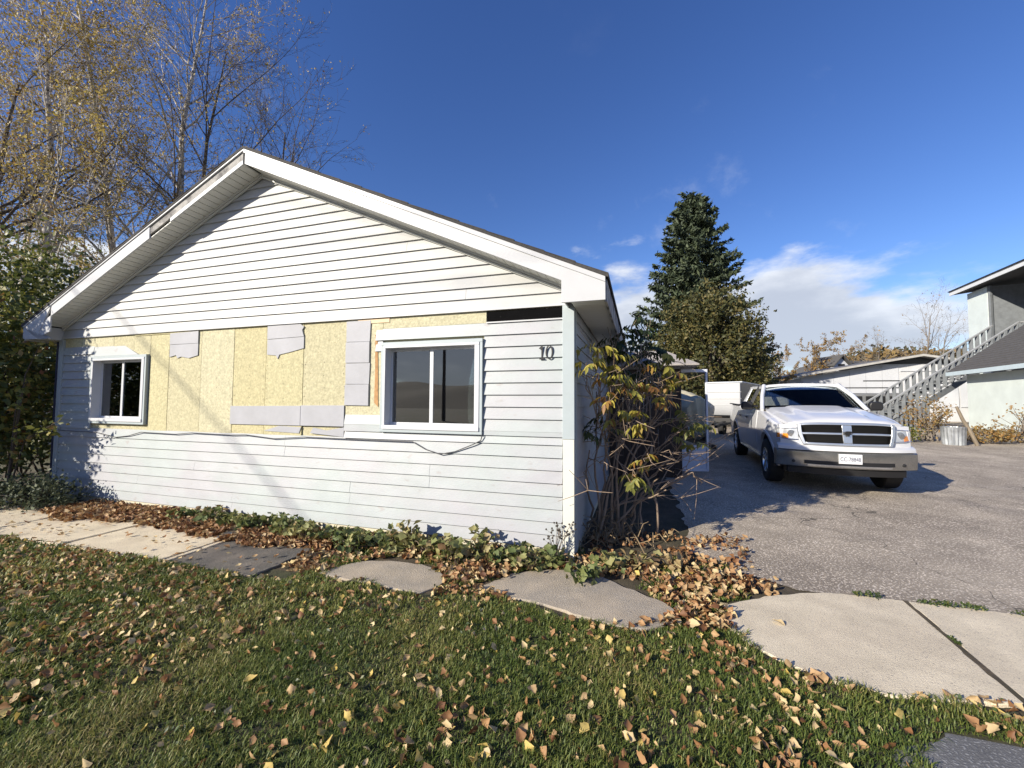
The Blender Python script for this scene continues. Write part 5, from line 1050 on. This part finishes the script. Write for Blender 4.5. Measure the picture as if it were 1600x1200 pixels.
# ================================================================== GROUND COVER: turf, weeds, fallen leaves
polys = [p for p, _ in SLABS]
def on_slab(x, y, shrink=None):
    m = np.zeros(len(x), bool); x = x + .17 * (vnoise(x, y, 4.3) - .5) + .08 * (vnoise(x + 2, y, 11) - .5); y = y + .17 * (vnoise(x + 31, y, 4.1) - .5) + .08 * (vnoise(x, y + 7, 12) - .5)
    for p in polys: m |= inpoly(x, y, p)
    return m
def lawn_mask(x, y):
    s, q = sq(x, y); edge = 1.27 + .10 * (vnoise(x, y, 2.3) - .5) + .12 * sstep(s, -2.4, -1.2) * 0
    m = (q > edge) & (q < 5.1) & (s > -15)
    right = np.interp(q, [1.2, 1.45, 1.62, 1.8, 2.4, 5.2], [1.30, 1.95, 1.98, 1.78, 1.70, 1.70]) + .10 * (vnoise(x, y, 4.1) - .5)
    m &= s < right
    m |= (q > -.35) & (q < 1.4) & (s > -2.3) & (s < 1.45) & (vnoise(x, y, 3.0) + .35 * (q - .5) > .30)       # turf creeping between slabs
    m |= (q > 1.27) & (q < 1.58 + .08 * (vnoise(x, y, 5) - .5)) & (s > 1.3) & (s < 4)                       # weedy strip along the kerb
    return m & ~on_slab(x, y)
def blades(n, lo, hi, seed, rmin, rmax, wid, length, dens=None):
    """turf blades in a fan of ground in front of the camera between rmin and rmax"""
    r = np.random.default_rng(seed); rad = np.sqrt(r.uniform(rmin ** 2, rmax ** 2, n)); az = r.uniform(lo, hi, n); x = rad * np.sin(az); y = rad * np.cos(az)
    m = lawn_mask(x, y); x, y = x[m], y[m]; k = len(x); pat = vnoise(x, y, 1.6); fine = vnoise(x + 9, y, 7.0)
    keep = r.random(k) < np.clip(.35 + .9 * fine, 0, 1); x, y, pat, fine = x[keep], y[keep], pat[keep], fine[keep]; k = len(x)
    L = length * r.uniform(.45, 1.25, k) * (.65 + .7 * fine); w = wid * r.uniform(.6, 1.3, k) * (1 + .10 * np.hypot(x, y)); a = r.uniform(0, 6.283, k); b = r.uniform(.25, 1.7, k) * r.uniform(.5, 1.0, k)
    dx, dy = np.cos(a), np.sin(a); px, py = -dy, dx; z0 = np.full(k, .010) + zg(x, y)
    def P(t, off): lean = L * b * t ** 1.5 * .95; return np.stack([x + dx * lean + px * off, y + dy * lean + py * off, z0 + L * t * np.clip(1 - .48 * b * t, .12, 1)], 1)
    V = np.stack([P(0, -w / 2), P(0, w / 2), P(.55, w * .40), P(.55, -w * .40), P(1.0, 0)], 1).reshape(-1, 3)
    o = np.arange(k)[:, None] * 5; F = np.concatenate([o + [0, 1, 2], o + [0, 2, 3], o + [3, 2, 4]]); rn = np.clip(.52 * pat + .20 * fine + .02 + r.normal(size=k) * .19, 0, 1)
    return V, F, np.tile(rn, 3)
GRASS = M('turf_blades', (0, 0, 0), .55, .15, 2, attr=[(0, (.080, .125, .024)), (.35, (.145, .185, .038)), (.62, (.23, .235, .060)), (.84, (.34, .29, .11)), (1, (.42, .33, .17))], trans=.30)
GR_ = [blades(150000, -1.0, .95, 1, 1.55, 3.2, .0040, .043), blades(140000, -1.05, .80, 2, 3.2, 5.2, .0058, .044), blades(70000, -1.15, -.35, 3, 5.2, 9.0, .010, .055)]
Vs = []; Fs = []; As = []; o_ = 0
for V, F, A_ in GR_: Vs.append(V); Fs.append(F + o_); As.append(A_); o_ += len(V)
o = obj('grass', npmesh('grass', np.concatenate(Vs), np.concatenate(Fs), np.concatenate(As)), GRASS, None, kind='stuff'); o['label'] = 'green lawn grass in front of the house'
# tufts of taller weeds (clover and broad leaves) worked into the turf and along the bed
r = np.random.default_rng(41); n = 16000; x = r.uniform(-7, 3.5, n); y = r.uniform(1.6, 5.8, n); m = lawn_mask(x, y) & (vnoise(x + 3, y, 2.6) > .48); x, y = x[m], y[m]
WEED = M('broad_weed', (0, 0, 0), .5, .15, 4, attr=[(0, (.035, .062, .016)), (.6, (.070, .100, .026)), (1, (.15, .15, .04))], trans=.25)
o = leaf_mesh('clover', np.stack([x, y, .012 + zg(x, y) + r.uniform(.008, .045, len(x))], 1), (.014, .034), WEED, None, .45, 7, kind='stuff'); o['label'] = 'small broad-leaved weeds mixed into the lawn'
# wilted leafy plants along the foot of the wall
PLA = M('wilting_leaf', (0, 0, 0), .6, .15, 6, attr=[(0, (.10, .135, .04)), (.35, (.22, .235, .08)), (.6, (.34, .31, .13)), (.8, (.34, .24, .12)), (1, (.18, .10, .05))], trans=.25)
r = np.random.default_rng(53); spots = []
for k in range(26):
    s = -4.95 + 4.85 * (k + r.uniform(-.3, .3)) / 25; spots.append((s, r.uniform(.12, .34) + .10 * (s > -2.6), r.uniform(.10, .20) if s < -1.6 else r.uniform(.10, .17)))
spots += [(-1.75, .28, .26), (-1.15, .42, .24), (-3.3, .30, .22), (-2.9, .42, .20), (-.45, .26, .18), (.35, .18, .16), (.62, .05, .15), (.15, .45, .10), (.9, -.05, .12), (-2.2, .52, .18), (-.9, .22, .25)]
for k, (s, q, h) in enumerate(spots):
    p = wxy(s, q); green = r.uniform(0, .75); t = thing('wilted_plant', ['low still-green leafy plant in the leaf-strewn bed under the front wall', 'low yellowing leafy plant at the foot of the front wall', 'low brown withered plant at the foot of the front wall'][int(green / .251)], 'plant', (p[0], p[1], .01), 0, ['green plants along the front wall', 'yellowing plants along the front wall', 'brown plants along the front wall'][int(green / .251)]); n = int(40 + r.integers(20)); st = MB(); pts = []
    for j in range(n):
        a = r.uniform(0, 6.28); d = r.uniform(.02, .17); e = np.array([math.cos(a) * d, math.sin(a) * d, h * r.uniform(.25, 1)]); pts.append(e)
        if j % 3 == 0: st.tube([(0, 0, 0), e * [.5, .5, .8], e], [.004, .003, .002], 3, False)
    st.build('stems', EB, t); n = len(pts); b0, f0 = curled_leaf(200 + k % 5)
    V, F, A_ = scatter(b0 * [1.25, 1, .8], f0, np.array(pts), frames(n, .55, r), r.uniform(.04, .10, n), np.clip(green + r.normal(size=n) * .2, 0, 1)); obj('leaves', npmesh('leaves', V, F, A_, True), PLA, t)
# fallen leaves
LEAFM = M('fallen_leaf', (0, 0, 0), .65, .2, 25, attr=[(0, (.11, .045, .02)), (.2, (.24, .11, .042)), (.45, (.38, .22, .10)), (.68, (.52, .38, .20)), (.86, (.62, .50, .28)), (.95, (.55, .40, .09)), (1, (.07, .04, .025))], trans=.18)
LV = [curled_leaf(s) for s in range(8)]
def drop(n, sfun, seed, zlo, zhi, size, rlo, rhi, tilt):
    r = np.random.default_rng(seed); x, y = sfun(r, n); k = len(x); return x, y, zg(x, y) + r.uniform(zlo, zhi, k), r.uniform(*size, k), r.uniform(rlo, rhi, k), frames(k, tilt, r)
def lawn_sc(r, n):
    x = r.uniform(-9, 2.6, n); y = r.uniform(1.5, 7.0, n); s, q = sq(x, y); m = lawn_mask(x, y) & (r.random(n) < np.clip(.20 + 1.0 * (vnoise(x, y, 1.1) - .25) * (.4 + 1.2 * vnoise(x + 4, y, 3.7)) + .35 * (s < -3.6) + .12 * (s > .95) + .15 * (q < 1.6), .10, 1)); return x[m], y[m]
def drift(s0, s1, q0, q1, nz=.25, slab_ok=True):
    def f(r, n):
        s = r.uniform(s0, s1, n); q = q0 + (q1 - q0) * r.random(n); x = R0[0] + E2[0] * s + N2[0] * q; y = R0[1] + E2[1] * s + N2[1] * q
        m = (q < q1 - .30 * vnoise(x, y, 1.7) - .22 * vnoise(x + 5, y, 5)) & (vnoise(x, y, 4) > nz)
        m &= s < s1 - .45 * vnoise(x + 8, y, 2.1) * (r.random(n) + .3) * (not slab_ok)
        if not slab_ok: m &= ~on_slab(x, y)
        return x[m], y[m]
    return f
batches = [drop(36000, lawn_sc, 61, .014, .046, (.022, .066), .10, 1.0, .65), drop(7600, drift(-7.2, -2.5, .02, .98), 62, .025, .070, (.045, .085), 0, .72, .5), drop(3200, drift(-2.9, 1.6, -.05, 1.25, .3, False), 63, .02, .07, (.045, .08), 0, .9, .5),
           drop(900, drift(.1, 1.80, -1.1, .45, .35, False), 64, .02, .07, (.04, .075), 0, .70, .6), drop(260, drift(-9, -2.6, .3, 1.6, .0), 65, .042, .052, (.04, .07), .1, .9, .3), drop(420, drift(1.05, 1.75, .2, 2.3, .4, False), 66, .012, .04, (.025, .055), .1, .9, .6), drop(300, drift(1.5, 3.9, 1.3, 1.75, .3, False), 67, .02, .05, (.04, .065), .2, .8, .4)]
batches.append(drop(800, drift(.55, 1.9, -.05, 1.15, .25, False), 68, .012, .05, (.03, .07), 0, .95, .6)); batches.append(drop(900, drift(-2.7, -1.9, .2, 1.35, .15, False), 69, .012, .05, (.03, .07), 0, .95, .6)); batches.append(drop(700, drift(-1.1, -.4, .2, 1.3, .15, False), 70, .012, .05, (.03, .07), 0, .95, .6))
X = np.concatenate([b[0] for b in batches]); Y = np.concatenate([b[1] for b in batches]); Zs = np.concatenate([b[2] for b in batches]); SZ = np.concatenate([b[3] for b in batches]); RN = np.concatenate([b[4] for b in batches]); FR = np.concatenate([b[5] for b in batches])
inview = np.abs(np.arctan2(X, Y)) < .90; show = np.where(inview & (Y > 1.75), SZ / np.hypot(X, Y) ** 1.6, 0); first = np.argsort(-show)[:300]; rest = np.setdiff1d(np.arange(len(X)), first)
Vs, Fs, As, o_ = [], [], [], 0
for v in range(8):
    i = rest[v::8]; V, F, A_ = scatter(LV[v][0], LV[v][1], np.stack([X[i], Y[i], Zs[i]], 1), FR[i], SZ[i], RN[i]); Vs.append(V); Fs.append(F + o_); As.append(A_); o_ += len(V)
o = obj('leaf_litter', npmesh('leaf_litter', np.concatenate(Vs), np.concatenate(Fs), np.concatenate(As), True), LEAFM, None, kind='stuff'); o['label'] = 'brown and tan fallen leaves drifted along the wall and over the lawn'
lawn_o = bpy.data.objects['lawn']; leaf_me = []
for v in range(8):
    for c in range(6): me = npmesh('fallen_leaf', LV[v][0], LV[v][1], np.full(len(LV[v][1]), .08 + .17 * c), True); me.materials.append(LEAFM); leaf_me.append(me)
for k in first:
    c = int(np.clip(RN[k] * 6, 0, 5)); o = obj('fallen_leaf', leaf_me[(int(k) % 8) * 6 + c], LEAFM, lawn_o); m = Matrix([[*(FR[k][i] * SZ[k]), p] for i, p in enumerate((X[k], Y[k], Zs[k]))] + [[0, 0, 0, 1]]); o.matrix_world = m
o = obj('yellow_leaf', leaf_me[4], LEAFM); o.location = (1.87, 2.93, .035); o.scale = (.075,) * 3; o.rotation_euler = (.1, .1, .7); tag(o, 'single yellow leaf lying on the large pale slab', 'leaf')
# weeds in the slab joint and along the asphalt edge
r = np.random.default_rng(71); pts = []
for k in range(900):
    f = r.random(); c = np.array([3.09, 3.26]) + (np.array([2.65, 2.15]) - np.array([3.09, 3.26])) * f + r.normal(size=2) * .008; 
    if vnoise(c[0] * 1.0, c[1], 7) > .74: pts.append((c[0], c[1], .022 + r.uniform(0, .012)))
for k in range(1500):
    s = r.uniform(1.2, 3.9); c = wxy(s, .085 + r.normal() * .022)
    if vnoise(c[0], c[1], 6) > .66: pts.append((c[0], c[1], .030 + r.uniform(0, .03)))
o = leaf_mesh('joint_weeds', np.array(pts), (.015, .035), WEED, None, .7, 9, kind='stuff'); o['label'] = 'tiny weeds in the slab joint and along the asphalt edge'
